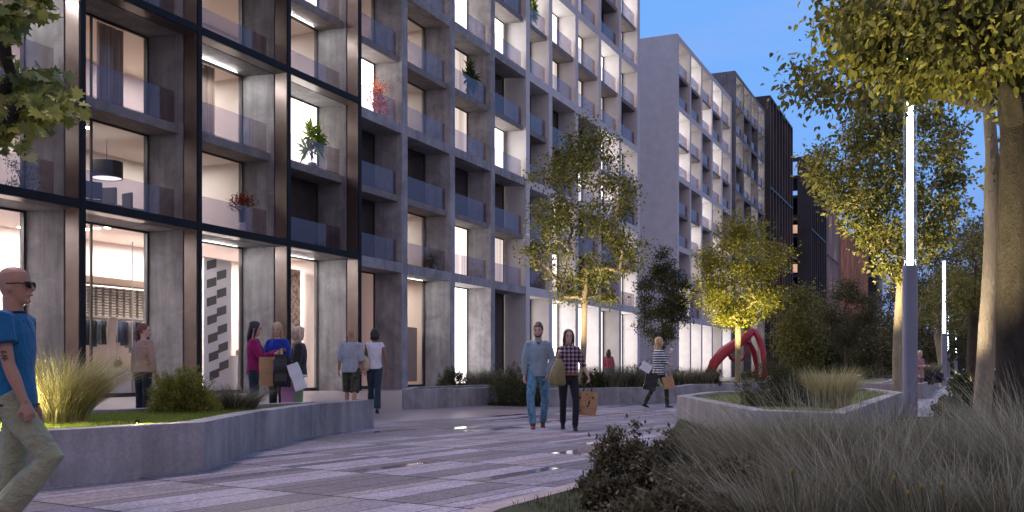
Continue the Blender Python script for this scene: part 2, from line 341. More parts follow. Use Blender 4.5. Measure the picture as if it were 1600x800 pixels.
# -- dark building with tall vertical fins
M_dk = noisy('dark_bronze_cladding', (.030, .026, .026), (.045, .038, .036), .5, 4, .5, .05, 20)
M_dk2 = noisy('brown_metal_screen', (.05, .036, .030), (.075, .054, .044), .5, 4, .45, .05, 20)
PANE['o'] = curtain('amber_window', (1, .62, .42), .55)
def finned(label, Y0, Y1, top, bands, step, m, m2, lit, X=-25., deep=-48, seed=1, sidegap=0., finw=.25):
    r = thing('office_building', (X-3, (Y0+Y1)/2, 0), label=label, cat='building', group='buildings along the promenade')
    w = MB(); w.box(deep, X-1.35, Y0+.3, Y1-.02, 0, top-.3); w.build('wall', M_dk, r)
    MB().box(deep, X, Y0, Y0+.28, 0, top).build('side_wall', m, r)
    k = int((Y1-Y0)/step)
    MB().box(deep, X-.003, Y0+.285, Y1, top-.28, top-.002).build('roof_edge', m, r)
    for zb in bands: MB().box(X-1.3, X-.006, Y0+.285, Y1-.01, zb-.15, zb+.15).build('floor_band', m, r)
    g = MB()
    for i in range(1, k+1):
        y = Y0+(Y1-Y0)*i/k
        g.box(X-1.3, X+.0, y-finw/2, y+finw/2-.001*i, 0, top-.285)
    g.build('fin_screen', m2, r)
    rng = random.Random(seed)
    z = .3
    while z < top-1:
        h = min(3.35, top-.6-z)
        for i in range(k):
            if rng.random() < .5 or h < 1: continue
            y0 = Y0+(Y1-Y0)*i/k+finw/2+.05; y1 = Y0+(Y1-Y0)*(i+1)/k-finw/2-.05
            MB().poly([(X-1.33, y0, z+.3), (X-1.33, y1, z+.3), (X-1.33, y1, z+h-.3), (X-1.33, y0, z+h-.3)]).build('window', PANE[rng.choice(lit)], r)
        z += 3.42
    return r
finned('tall black brown building with narrow vertical fins, right of the brown grey loggia building', 146.8, 168, 40.7, [6, 16.7, 27.4], 2.45, M_dk, M_dk2, 'rrdo', seed=2)
b5 = finned('black slab-like building with an open side frame showing lit floors', 191, 213, 40.6, [6, 27], 2.6, M_dk, M_dk, 'ddr', deep=-27.6, seed=4)
s5 = MB()
s5.box(-60, -29.2, 196, 212, 0, 33)
for z in np.arange(3.4, 40, 3.7): s5.box(-48, -27.62, 191.2, 205, z, z+.5)
s5.box(-30.0, -29.6, 191.1, 191.6, 0, 40.3); s5.box(-48, -27.62, 191.05, 192, 39.9, 40.5)
s5.build('side_frame', M_dk, b5)
for z in (26, 18.5, 11): MB().poly([(-48, 195.9, z+1), (-27.7, 195.9, z+1), (-27.7, 195.9, z+2.6), (-48, 195.9, z+2.6)]).build('window', PANE['o'], b5)
M_pur = noisy('mauve_concrete', (.20, .16, .17), (.27, .21, .22), .4, 4, .8, 0, 20); M_or = noisy('terracotta_fins', (.38, .20, .14), (.48, .27, .19), .4, 4, .7, 0, 20)
M_con2 = mat('pale_fin', (.40, .36, .38), .7)
finned('mauve grey building with pale fins, just beyond the black slab-like building', 214.2, 236, 37, [12, 25], 4.3, M_pur, M_con2, 'dro', seed=5)
finned('terracotta finned building glowing orange behind the small park tree', 238, 315, 35, [8, 20], 3.2, M_pur, M_or, 'oor', seed=6, finw=.6)
finned('narrow black tower at the far end of the building row', 318, 348, 42.3, [15, 30], 6, M_dk, M_dk, 'd', seed=7)
finned('most distant building, a dark block with a thin white lit edge', 350, 377, 35, [], 27, M_dk, M_white, 'd', seed=8, finw=1.5)
# ------------------------------------------------------------------ ground
M_soil = noisy('dark_lawn', (.018, .022, .010), (.035, .040, .018), 3, 8, .95, .6, 60)
gd = MB().poly([(-600, -60, -.02), (600, -60, -.02), (600, 900, -.02), (-600, 900, -.02)]).build('ground', M_soil); tag(gd, kind='structure')
def planks():
    m = mat('granite_planks', (.3, .3, .3), .4, 0, .5); t = m.node_tree; b = t.nodes['Principled BSDF']; l = t.links.new
    co = N(t, 'ShaderNodeTexCoord'); q = N(t, 'ShaderNodeMapping'); q.inputs['Rotation'].default_value = (0, 0, R(8.5)); l(co.outputs['Object'], q.inputs[0])
    sp = N(t, 'ShaderNodeSeparateXYZ'); l(q.outputs[0], sp.inputs[0])
    def M(op, a, bb=None, clamp=False):
        n = N(t, 'ShaderNodeMath', operation=op); n.use_clamp = clamp
        for i, v in enumerate((a, bb)):
            if v is None: continue
            if isinstance(v, (int, float)): n.inputs[i].default_value = v
            else: l(v, n.inputs[i])
        return n.outputs[0]
    x, y = sp.outputs[0], sp.outputs[1]
    row = M('FLOOR', M('DIVIDE', y, 1.38)); fy = M('FRACT', M('DIVIDE', y, 1.38))
    # each cross row has its own stack of plank widths: warp x by a row-dependent offset, then merge 1..3 narrow strips
    xo = M('ADD', M('DIVIDE', x, .17), M('MULTIPLY', row, 3.37))
    cell = M('FLOOR', xo)
    wn = N(t, 'ShaderNodeTexWhiteNoise', noise_dimensions='2D')
    cb = N(t, 'ShaderNodeCombineXYZ'); l(cell, cb.inputs[0]); l(row, cb.inputs[1]); l(cb.outputs[0], wn.inputs['Vector'])
    # merge cell with its left neighbour when random < .55
    merge = M('LESS_THAN', wn.outputs[0], .55); even = M('LESS_THAN', M('MODULO', M('ADD', cell, 10000), 2.), .5)
    pair = M('FLOOR', M('DIVIDE', xo, 2.)); 
    cp = N(t, 'ShaderNodeCombineXYZ'); l(pair, cp.inputs[0]); l(row, cp.inputs[1]); wp = N(t, 'ShaderNodeTexWhiteNoise', noise_dimensions='2D'); l(cp.outputs[0], wp.inputs['Vector'])
    mg = M('LESS_THAN', wp.outputs[0], .6)
    idx = M('ADD', M('MULTIPLY', mg, M('ADD', M('MULTIPLY', pair, 2.), .5)), M('MULTIPLY', M('SUBTRACT', 1., mg), cell))
    ci = N(t, 'ShaderNodeCombineXYZ'); l(idx, ci.inputs[0]); l(row, ci.inputs[1]); wi = N(t, 'ShaderNodeTexWhiteNoise', noise_dimensions='2D'); l(ci.outputs[0], wi.inputs['Vector'])
    rnd = wi.outputs[0]
    fx1 = M('FRACT', xo); fx2 = M('FRACT', M('DIVIDE', xo, 2.))
    e1 = M('MULTIPLY', M('MINIMUM', fx1, M('SUBTRACT', 1., fx1)), .17); e2 = M('MULTIPLY', M('MINIMUM', fx2, M('SUBTRACT', 1., fx2)), .34)
    ex = M('ADD', M('MULTIPLY', mg, e2), M('MULTIPLY', M('SUBTRACT', 1., mg), e1)); ey = M('MULTIPLY', M('MINIMUM', fy, M('SUBTRACT', 1., fy)), 1.38)
    jx = M('LESS_THAN', ex, .006); jy = M('LESS_THAN', ey, .013); joint = M('MAXIMUM', jx, jy)
    r = N(t, 'ShaderNodeValToRGB'); r.color_ramp.interpolation = 'CONSTANT'; e = r.color_ramp.elements
    e[0].color = (.19, .165, .175, 1); e[0].position = 0; e[1].position = .27; e[1].color = (.41, .375, .42, 1)
    for p, c in ((.5, (.29, .265, .295)), (.68, (.42, .385, .425)), (.82, (.22, .195, .205)), (.9, (.33, .29, .28))):
        k = e.new(p); k.color = (*c, 1)
    l(rnd, r.inputs[0])
    n = N(t, 'ShaderNodeTexNoise', i_Scale=30., i_Detail=5., i_Roughness=.85); l(co.outputs['Object'], n.inputs[0])
    rr = N(t, 'ShaderNodeValToRGB'); rr.color_ramp.elements[0].position = .43; rr.color_ramp.elements[1].position = .56
    rr.color_ramp.elements[0].color = (.28, .27, .32, 1); rr.color_ramp.elements[1].color = (1.25, 1.22, 1.3, 1); l(n.outputs[0], rr.inputs[0])
    mu = N(t, 'ShaderNodeMix', data_type='RGBA', blend_type='MULTIPLY'); mu.inputs[0].default_value = .8; l(r.outputs[0], mu.inputs[6]); l(rr.outputs[0], mu.inputs[7])
    big = N(t, 'ShaderNodeTexNoise', i_Scale=.5, i_Detail=5.); l(co.outputs['Object'], big.inputs[0])
    br = N(t, 'ShaderNodeMapRange'); br.inputs[1].default_value = .35; br.inputs[2].default_value = .65; br.inputs[3].default_value = .8; br.inputs[4].default_value = 1.1; l(big.outputs[0], br.inputs[0])
    m3 = N(t, 'ShaderNodeMix', data_type='RGBA', blend_type='MULTIPLY'); m3.inputs[0].default_value = 1; l(mu.outputs[2], m3.inputs[6]); l(br.outputs[0], m3.inputs[7])
    jm = N(t, 'ShaderNodeMix', data_type='RGBA'); l(joint, jm.inputs[0]); l(m3.outputs[2], jm.inputs[6]); jm.inputs[7].default_value = (.02, .018, .02, 1)
    sn = N(t, 'ShaderNodeTexNoise', i_Scale=2.3, i_Detail=8., i_Roughness=.7, i_Distortion=1.); l(co.outputs['Object'], sn.inputs[0])
    sm = N(t, 'ShaderNodeMapRange'); sm.inputs[1].default_value = .48; sm.inputs[2].default_value = .72; sm.inputs[3].default_value = 1.0; sm.inputs[4].default_value = .62; l(sn.outputs[0], sm.inputs[0])
    s2 = N(t, 'ShaderNodeMix', data_type='RGBA', blend_type='MULTIPLY'); s2.inputs[0].default_value = 1; l(jm.outputs[2], s2.inputs[6]); l(sm.outputs[0], s2.inputs[7])
    l(s2.outputs[2], b.inputs['Base Color'])
    # roughness: some planks polished and damp
    ci2 = N(t, 'ShaderNodeTexWhiteNoise', noise_dimensions='3D'); l(ci.outputs[0], ci2.inputs['Vector'])
    rg = N(t, 'ShaderNodeValToRGB'); rg.color_ramp.interpolation = 'CONSTANT'; rg.color_ramp.elements[0].color = (.06, .06, .06, 1); rg.color_ramp.elements[1].position = .06; rg.color_ramp.elements[1].color = (.50, .50, .50, 1)
    k = rg.color_ramp.elements.new(.55); k.color = (.46, .46, .46, 1)
    l(ci2.outputs[0], rg.inputs[0]); ra = M('ADD', rg.outputs[0], M('MULTIPLY', joint, .5), True); l(ra, b.inputs['Roughness'])
    bp = N(t, 'ShaderNodeBump', i_Strength=.35, i_Distance=.004)
    hh = M('SUBTRACT', M('MULTIPLY', n.outputs[0], .15), joint); l(hh, bp.inputs['Height']); l(bp.outputs[0], b.inputs['Normal'])
    return m
M_pl = planks()
far = 140
pl = MB().poly([(-9.9, -12, .004), (1.5, -12, .004), (1.5, 29, .004), (-5, 46, .004), (-7.4, far, .004), (-19, far, .004), (-13, 40, .004), (-8.5, 18.95, .004), (-9.75, 13.8, .004)]).build('plank_pavement', M_pl); tag(pl, kind='structure')
M_pv = noisy('smooth_pavement', (.20, .165, .17), (.30, .25, .26), .7, 6, .32, .08, 60, rv=.1, fine=.3)
pv = MB().poly([(-60, -20, 0), (-4, -20, 0), (-4, 30, 0), (-6, 180, 0), (-60, 400, 0)]).build('pavement', M_pv); tag(pv, kind='structure')
# lawn beds over the paving
def sheet(name, pts, z, m): return tag(MB().poly([(x, y, z) for x, y in pts]).build(name, m), kind='structure')
bed = [G(790, 803), G(945, 762), G(1040, 700), G(1060, 660), G(1290, 661), G(1408, 647), (-.9, 20.5), (8, 20.5), (14, 20), (14, -6), (-1.9, -6), (-2.3, 3)]
tag(MB().prism(bed, -.01, .045).build('lawn', noisy('lawn_soil', (.022, .030, .010), (.045, .055, .018), 5, 8, .95, .6, 80)), kind='structure')
kb = MB(); p = [(-2.45, -3), (-2.42, 3), G(783, 806), G(935, 763), G(1030, 704)]
for a, b in zip(p, p[1:]):
    d = Vector((b[0]-a[0], b[1]-a[1])).normalized(); nn = Vector((-d.y, d.x))*.16
    kb.prism([a, b, (b[0]+nn.x, b[1]+nn.y), (a[0]+nn.x, a[1]+nn.y)], -.01, .05)
tag(kb.build('kerb', noisy('kerb_stone', (.30, .25, .24), (.40, .34, .32), 3, 5, .7, .2, 60)), kind='structure')
def bricks(name, c1, c2, sc):
    m = mat(name, c1, .6); t = m.node_tree; b = t.nodes['Principled BSDF']; l = t.links.new
    co = N(t, 'ShaderNodeTexCoord'); k = N(t, 'ShaderNodeTexBrick', i_Scale=sc); k.inputs['Color1'].default_value = (*c1, 1); k.inputs['Color2'].default_value = (*c2, 1); k.inputs['Mortar'].default_value = (.03, .03, .03, 1); k.inputs['Mortar Size'].default_value = .012
    l(co.outputs['Object'], k.inputs[0]); l(k.outputs[0], b.inputs['Base Color']); return m
sheet('path', [(-1.0, 20.9), (.05, 20.9), (-.2, 130), (-1.5, 130)], .012, bricks('pale_path_paving', (.26, .25, .26), (.34, .32, .33), 1.8))
sheet('path', [(.06, 20.9), (.75, 20.9), (.9, 130), (-.19, 130)], .012, bricks('grey_path_paving', (.17, .16, .17), (.22, .21, .22), 1.2))
# ------------------------------------------------------------------ planters
M_plc = concrete('cast_concrete', (.285, .265, .265), .3)
M_lawn = noisy('planter_lawn', (.08, .11, .015), (.14, .17, .03), 6, 6, .9, .5, 70)
def inset(pts, w):
    n = len(pts); out = []
    a = sum(pts[i][0]*pts[(i+1) % n][1]-pts[(i+1) % n][0]*pts[i][1] for i in range(n)); sg = 1 if a > 0 else -1
    for i in range(n):
        p0, p1, p2 = Vector(pts[i-1]), Vector(pts[i]), Vector(pts[(i+1) % n])
        d1 = (p1-p0).normalized(); d2 = (p2-p1).normalized(); n1 = Vector((-d1.y, d1.x))*sg; n2 = Vector((-d2.y, d2.x))*sg
        k = n1+n2; k = k/max(k.dot(n1), .35); out.append((p1.x+k.x*w, p1.y+k.y*w))
    return out
def planter(pts, h, label, rim=.22, soil=None, name='concrete_planter'):
    cx = sum(p[0] for p in pts)/len(pts); cy = sum(p[1] for p in pts)/len(pts)
    r = thing(name, (cx, cy, 0), label=label, cat='planter', group='low concrete planters')
    q = inset(pts, rim); m = MB(); n = len(pts)
    V = [(x, y, 0) for x, y in pts]+[(x, y, h) for x, y in pts]+[(x, y, h) for x, y in q]+[(x, y, h-.1) for x, y in q]
    a = sum(pts[i][0]*pts[(i+1) % n][1]-pts[(i+1) % n][0]*pts[i][1] for i in range(n))
    m.v = V
    for i in range(n):
        j = (i+1) % n
        for k in range(3):
            f = (k*n+i, k*n+j, (k+1)*n+j, (k+1)*n+i); m.f.append(f if a > 0 else f[::-1])
    m.build('rim_wall', M_plc, r, bevel=.012)
    MB().poly([(x, y, h-.06) for x, y in (q if a > 0 else q[::-1])]).build('planting_soil', soil or M_lawn, r)
    return r, q
PA = [G(-260, 681, .46), G(80, 672.5, .46), G(318, 659.5, .46), G(400, 643.5, .46), G(500, 630.5, .46), G(584, 624, .46), G(500, 627.2, .46), G(160, 639.5, .46), G(-300, 650, .46)]
pA, qA = planter(PA, .46, 'low angular concrete planter beside the bald man in blue, lit grass inside')
PB = [G(628, 640), G(790, 631.5), G(860, 628), (-11.2, 40), (-15, 40), (-13.6, 28), G(642, 631)]
pB, qB = planter(PB, .47, 'smooth lavender concrete planter starting beside the walking couple seen from behind')
PC = [G(850, 636.5), G(1062, 628.5), G(1085, 622), G(1180, 619), G(1190, 612), (-9.2, 42), (-12.2, 38)]
pC, qC = planter(PC, .46, 'long concrete planter behind the couple with checked shirt, tree rising from it')
PD = [G(1058, 655), G(1172, 700), G(1325, 709), G(1412, 658), (-2.6, 27.0), G(1075, 643)]
PD = [G(1058, 618, .46), G(1172, 640, .46), G(1320, 645.5, .46), G(1411, 612.5, .46), G(1362, 606.5, .46), G(1240, 607.5, .46), G(1105, 612, .46)]
pD, qD = planter(PD, .46, 'angular concrete planter left of the nearest lamp post')
PF = [G(1130, 612, .0), G(1397, 618, .0), G(1397, 606, .0), G(1150, 604, .0)]
pF, qF = planter(PF, .45, 'straight concrete planter behind the angular one, long low wall')
PG = [G(1252, 606), G(1345, 606), G(1345, 600), G(1252, 600)]
pG_, qG = planter(PG, .62, 'small raised concrete planter around the thin park tree')
PE = [(-1.05, 34), (-1.0, 58), (-2.6, 58), (-2.6, 34)]
pE, qE = planter(PE, .5, 'narrow concrete planter along the path behind the nearest lamp post')
M_bench = noisy('bench_stone', (.30, .30, .32), (.4, .4, .42), 2, 4, .7, .2, 50)
# ------------------------------------------------------------------ lamps
M_pole = noisy('lavender_pole_paint', (.20, .20, .27), (.24, .24, .31), 1, 3, .42, 0, 40, spec=.5)
M_tube = mat('lit_tube', (1, 1, 1), .3, emit=(.72, .95, 1), es=14)
M_tg = glassm('tube_glass', (.86, .93, .97), .1)
def lamp(x, y, label, r=.135, h=7., zl=2.9, power=70, seg=32):
    t = thing('street_lamp', (x, y, 0), label=label, cat='street lamp', group='glowing tube lamp posts')
    MB().lathe((x, y, 0), [(r+.03, .0), (r+.03, .03), (r, .03), (r, zl), (r-.01, zl+.02), (0, zl+.02)], seg).build('pole', M_pole, t, smooth=False)
    MB().lathe((x, y, zl+.02), [(.0, 0), (.055, 0), (.055, h-zl-.16), (0, h-zl-.16)], 16).build('light_tube', M_tube, t, smooth=True)
    MB().lathe((x, y, zl+.02), [(r-.012, 0), (r-.012, h-zl-.1)], seg).build('glass_sleeve', M_tg, t, smooth=True)
    MB().lathe((x, y, h-.1), [(0, 0), (r, 0), (r, .09), (0, .1)], seg).build('cap', M_pole, t)
lx, ly = ray(1422, 18.9); lamp(lx, ly, 'nearest tube lamp post beside the angular planter, lavender pole below a long glowing tube')
lx, ly = ray(1475, 54.6); lamp(lx, ly, 'second tube lamp post along the path, right of the nearest one', r=.15)
lx, ly = ray(1481.5, 108); lamp(lx, ly, 'distant tube lamp post peeking out just right of the second one', r=.2, h=6.9, seg=12)
lx, ly = ray(1493.7, 118); lamp(lx, ly, 'most distant tube lamp post, rightmost of the four', r=.2, h=6.7, seg=12)
# ------------------------------------------------------------------ plants
def leafmat(name, cols, trans=.35, rough=.5):
    m = bpy.data.materials.new(name); m.use_nodes = True; t = m.node_tree; t.nodes.clear(); l = t.links.new
    at = N(t, 'ShaderNodeAttribute', attribute_name='rnd'); r = N(t, 'ShaderNodeValToRGB'); e = r.color_ramp.elements
    e[0].color = (*cols[0], 1); e[1].color = (*cols[-1], 1)
    for i, c in enumerate(cols[1:-1]): k = e.new((i+1)/(len(cols)-1)); k.color = (*c, 1)
    l(at.outputs['Fac'], r.inputs[0])
    p = N(t, 'ShaderNodeBsdfPrincipled', i_Roughness=rough); p.inputs['Specular IOR Level'].default_value = .3
    tr = N(t, 'ShaderNodeBsdfTranslucent'); mx = N(t, 'ShaderNodeMixShader'); mx.inputs[0].default_value = trans; o = N(t, 'ShaderNodeOutputMaterial')
    l(r.outputs[0], p.inputs['Base Color']); l(r.outputs[0], tr.inputs[0]); l(p.outputs[0], mx.inputs[1]); l(tr.outputs[0], mx.inputs[2]); l(mx.outputs[0], o.inputs[0])
    return m
def rawmesh(name, V, F, m, parent, rnd=None, smooth=False, loc=None):
    """V (n,3) world, F (k,c) index array, rnd per vertex"""
    me = bpy.data.meshes.new(name); V = np.asarray(V, np.float32)
    if parent is not None: V = V-np.array(parent.location, np.float32)
    k, c = F.shape
    me.vertices.add(len(V)); me.vertices.foreach_set('co', V.ravel()); me.loops.add(k*c); me.loops.foreach_set('vertex_index', F.astype(np.int32).ravel())
    me.polygons.add(k); me.polygons.foreach_set('loop_start', np.arange(0, k*c, c, dtype=np.int32)); me.polygons.foreach_set('loop_total', np.full(k, c, np.int32))
    if rnd is not None: a = me.attributes.new('rnd', 'FLOAT', 'POINT'); a.data.foreach_set('value', np.asarray(rnd, np.float32))
    me.update(calc_edges=True); me.validate(); me.materials.append(m)
    if smooth: me.shade_smooth()
    o = bpy.data.objects.new(name, me); C.objects.link(o)
    if parent is not None: o.parent = parent
    return o
def unit(v): return v/np.maximum(np.linalg.norm(v, axis=-1, keepdims=True), 1e-6)
OVAL = (np.array([(0, 0), (.28, .30), (.26, .62), (0, 1), (-.26, .62), (-.28, .30)]), [(0, 1, 2, 3), (0, 3, 4, 5)])
DIAM = (np.array([(0, 0), (.27, .42), (0, 1), (-.27, .42)]), [(0, 1, 2, 3)])
NEED = (np.array([(0, 0), (.11, .5), (0, 1), (-.11, .5)]), [(0, 1, 2, 3)])
_m = [(0, 0), (.10, .12), (.42, .02), (.34, .22), (.60, .40), (.30, .50), (.30, .72), (.12, .66), (0, 1)]
MAPLE = (np.array(_m+[(-x, y) for x, y in _m[-2:0:-1]]), None)
def leaves(P, D, size, rng, shape=DIAM, fold=.25, droop=0., jit=.35):
    """P leaf bases, D directions; returns V, F, rnd"""
    n = len(P); D = unit(D+rng.normal(0, jit, D.shape)+np.array([0, 0, -droop])); U = unit(np.cross(D, rng.normal(0, 1, D.shape)+np.array([0, 0, 1.2]))); Nn = np.cross(U, D)
    s = size*(.65+.7*rng.random((n, 1))); T, F = shape
    V = []
    for (a, b) in T: V.append(P+U*(a*s)+D*(b*s)+Nn*(abs(a)*fold*s-(b**2)*.18*s))
    V = np.stack(V, 1); k = len(T); idx = np.arange(n)[:, None]*k
    if F is None: Fa = idx+np.arange(k)[None]
    else: Fa = np.concatenate([idx+np.array(f)[None] for f in F])
    r = np.clip(rng.normal(.5, .24, n), 0, 1)
    return V.reshape(-1, 3), Fa, np.repeat(r, k)
def skeleton(rng, base, trunk, targets, droop=.0, step=.35, wob=.06):
    """trunk: list of points; targets attach one after another to the nearest lower node"""
    pts = [np.array(p, float) for p in trunk]; par = [-1]+list(range(len(trunk)-1)); top = pts[-1]
    first = max(1, int(len(trunk)*.45))
    order = np.argsort([np.linalg.norm(t-pts[len(trunk)//2+1 if len(trunk) > 2 else -1]) for t in targets]); ends = []
    arr = np.array(pts)
    for k in order:
        t = targets[k]; d = arr-t; dist = np.linalg.norm(d, axis=1)+np.maximum(0, d[:, 2]+.1)*2.2; dist[:first] += 50
        j = int(np.argmin(dist)); a = arr[j]; Ld = np.linalg.norm(t-a); ns = max(1, int(Ld/step)); prev = j
        hor = np.array([t[0]-a[0], t[1]-a[1], 0]); new = []
        for i in range(1, ns+1):
            f = i/ns; p = a+(t-a)*f; p[2] += math.sin(f*math.pi)*Ld*(.10-droop)*1.; p += rng.normal(0, wob*step*1.3, 3)*(1 if i < ns else .2)
            pts.append(p); par.append(prev); prev = len(pts)-1; new.append(p)
        arr = np.vstack([arr, new]); ends.append(prev)
    return pts, par, ends
def wood(pts, par, r0, rtip, base_flare=1.25, pw=2.4, nt_=0):
    n = len(pts); ch = [[] for _ in range(n)]
    for i, p in enumerate(par):
        if p >= 0: ch[p].append(i)
    w = np.zeros(n)
    for i in range(n-1, -1, -1): w[i] = sum(w[c] for c in ch[i]) if ch[i] else 1.
    rad = np.array([rtip*(x**(1/pw)) for x in w]); rad *= 1; sc = r0/rad[0]; rad = np.where(w > 1, rtip+(rad-rtip)*((r0-rtip)/max(rad[0]-rtip, 1e-4)), rtip)
    mb = MB(); stack = [(0, -1)]
    while stack:
        i, p = stack.pop(); chain = [i] if p < 0 else [p, i]; cur = i
        while ch[cur]:
            c = sorted(ch[cur], key=lambda q: -w[q]); 
            for q in c[1:]: stack.append((q, cur))
            cur = c[0]; chain.append(cur)
        P = [tuple(pts[k]) for k in chain]; rr = [rad[k] for k in chain]
        if p >= 0: rr[0] = rad[chain[1]]*1.05
        else: rr[0] *= base_flare
        seg = 20 if rr[0] > .13 else 12 if rr[0] > .05 else (7 if rr[0] > .02 else 4)
        mb.tube(P, rr, seg=seg, cap=False)
    return mb
def bark(name, c1, c2, sc=7., bump=1., dist=.07):
    m = mat(name, c1, .85, 0, .25); t = m.node_tree; b = t.nodes['Principled BSDF']; l = t.links.new
    co = N(t, 'ShaderNodeTexCoord'); q = N(t, 'ShaderNodeMapping'); q.inputs['Scale'].default_value = (1, 1, .42); l(co.outputs['Object'], q.inputs[0])
    v = N(t, 'ShaderNodeTexVoronoi', i_Scale=sc*3.2, feature='DISTANCE_TO_EDGE'); n = N(t, 'ShaderNodeTexNoise', i_Scale=sc, i_Detail=8., i_Roughness=.7)
    l(q.outputs[0], n.inputs[0]); mxv = N(t, 'ShaderNodeMix', data_type='RGBA'); mxv.inputs[0].default_value = .12; l(q.outputs[0], mxv.inputs[6]); l(n.outputs[1], mxv.inputs[7]); l(mxv.outputs[2], v.inputs['Vector'])
    r = N(t, 'ShaderNodeValToRGB'); r.color_ramp.elements[0].position = .3; r.color_ramp.elements[1].position = .7; r.color_ramp.elements[0].color = (*c1, 1); r.color_ramp.elements[1].color = (*c2, 1)
    l(n.outputs[0], r.inputs[0]); l(r.outputs[0], b.inputs['Base Color'])
    ad = N(t, 'ShaderNodeMath', operation='MULTIPLY_ADD'); l(v.outputs[0], ad.inputs[0]); ad.inputs[1].default_value = 2.; l(n.outputs[0], ad.inputs[2])
    bp = N(t, 'ShaderNodeBump', i_Strength=bump, i_Distance=dist); l(ad.outputs[0], bp.inputs['Height']); l(bp.outputs[0], b.inputs['Normal'])
    return m
B_pale = bark('pale_bark', (.26, .20, .13), (.40, .33, .23), 6, .6, .03)
B_rough = bark('rough_bark', (.10, .075, .055), (.22, .17, .13), 13, 1., .09)
B_dark = bark('dark_bark', (.07, .055, .042), (.15, .12, .095), 13, 1., .09)
L_gold = leafmat('golden_green_leaves', [(.060, .075, .012), (.13, .14, .022), (.22, .20, .035)])
L_olive = leafmat('olive_leaves', [(.075, .080, .018), (.16, .155, .035), (.28, .25, .06)])
L_dark = leafmat('dark_leaves', [(.030, .036, .014), (.068, .072, .026), (.14, .125, .045)])
L_lime = leafmat('yellow_green_leaves', [(.10, .11, .012), (.21, .20, .02), (.34, .30, .04)])
L_maple = leafmat('maple_leaves', [(.09, .12, .03), (.19, .21, .05), (.32, .31, .09)])
def envelope(rng, c, rad, n, shell=.45, zpow=1., sector=None, bottom=-.9):
    out = []
    while len(out) < n:
        v = rng.normal(0, 1, 3); v /= np.linalg.norm(v); r = (shell+(1-shell)*rng.random())**.7
        v = v*r
        if v[2] < bottom: continue
        # knobbly outline
        k = 1+.16*math.sin(v[0]*7+c[0])*math.sin(v[1]*6+c[1])+.12*math.sin(v[2]*9+c[2])
        w = 1-.35*max(0, v[2])**2 if zpow == 1 else 1-zpow*max(0, v[2])
        p = np.array([c[0]+v[0]*rad[0]*k*w, c[1]+v[1]*rad[1]*k*w, c[2]+v[2]*rad[2]])
        if sector and not sector(p): continue
        out.append(p)
    return out
def tree(loc, label, seed, fork, centre, rad, ntar, r0, nleaf, lsize, lm, bm, name='tree', lean=(0, 0), spread=.32, shape=DIAM, droop=.2, cat='tree', group=None, zb=0, sector=None, shell=.45, bend=None, rtip=.007, zpow=1., bottom=-.9, trunk_pts=None, ldir=.5):
    rng = np.random.default_rng(seed); x, y = loc; t = thing(name, (x, y, zb), label=label, cat=cat, group=group)
    if trunk_pts is None:
        nseg = 7; trunk_pts = []
        for i in range(nseg+1):
            f = i/nseg; b = (bend or 0)*math.sin(f*math.pi)
            trunk_pts.append((x+lean[0]*f+b, y+lean[1]*f, zb+(fork-zb)*f))
        # leader into the crown
        for i in range(1, 5):
            f = i/5; trunk_pts.append((x+lean[0]+(centre[0]-x-lean[0])*f+rng.normal(0, .04), y+lean[1]+(centre[1]-y-lean[1])*f+rng.normal(0, .04), fork+(centre[2]+rad[2]*.45-fork)*f))
    tg = envelope(rng, centre, rad, ntar, shell, sector=sector, zpow=zpow, bottom=bottom)
    pts, par, ends = skeleton(rng, None, trunk_pts, tg, droop=.0, step=max(.25, rad[0]*.14))
    wood(pts, par, r0, rtip).build('trunk', bm, t, smooth=True)
    E_ = np.array([pts[e] for e in ends]); Q = np.array([pts[par[e]] for e in ends])
    k = nleaf//len(E_); base = np.repeat(E_, k, 0); dirr = np.repeat(unit(E_-Q), k, 0)
    f = rng.random((len(base), 1)); off = rng.normal(0, 1, base.shape)*spread*np.array([1, 1, .62])
    P = base-np.repeat(E_-Q, k, 0)*f*.8+off
    D = unit(off+dirr*.4)*ldir+np.array([0, 0, -.0])
    V, F, r = leaves(P, D+1e-3, lsize, rng, shape, droop=droop, jit=.5)
    rawmesh('crown', V, F, lm, t, r)
    return t
def shrub(x, y, z, rx, ry, rz, n, ls, m, label, seed=0, shape=NEED, group='shrubs in the planters', name='shrub', upright=.8, tufts=60, cat='shrub', stems=True, tj=.06):
    rng = np.random.default_rng(seed+7); t = thing(name, (x, y, z), label=label, cat=cat, group=group)
    T = rng.normal(0, 1, (tufts, 3)); T = unit(T); T[:, 2] = np.abs(T[:, 2]); rr = (.55+.45*rng.random((tufts, 1)))
    T = T*rr*np.array([rx, ry, rz])*(.84+.3*rng.random((tufts, 1)))
    k = n//tufts; B0 = np.repeat(T, k, 0); f = rng.random((len(B0), 1))**.6
    dr = unit(np.repeat(T, k, 0)*np.array([1, 1, 1.])+np.array([0, 0, upright*rz]))
    Lt = .42*max(rx, rz)
    P = B0-dr*Lt*.7*(1-f)+rng.normal(0, 1, B0.shape)*np.array([rx, rx, rz])*(.07+tj)*(1.15-f)
    P[:, 2] = np.maximum(P[:, 2], .01); P += np.array([x, y, z])
    V, F, r = leaves(P, dr, ls, rng, shape, jit=.75)
    if stems:
        mb = MB()
        for q in T[:40]: mb.tube([(x+q[0]*.08, y+q[1]*.08, z-.02), (x+q[0]*.5, y+q[1]*.5, z+q[2]*.45), (x+q[0]*.95, y+q[1]*.95, z+q[2]*.95)], [.010, .007, .003], 4, cap=False)
        mb.build('stem', B_dark, t)
    rawmesh('foliage', V, F, m, t, r); return t
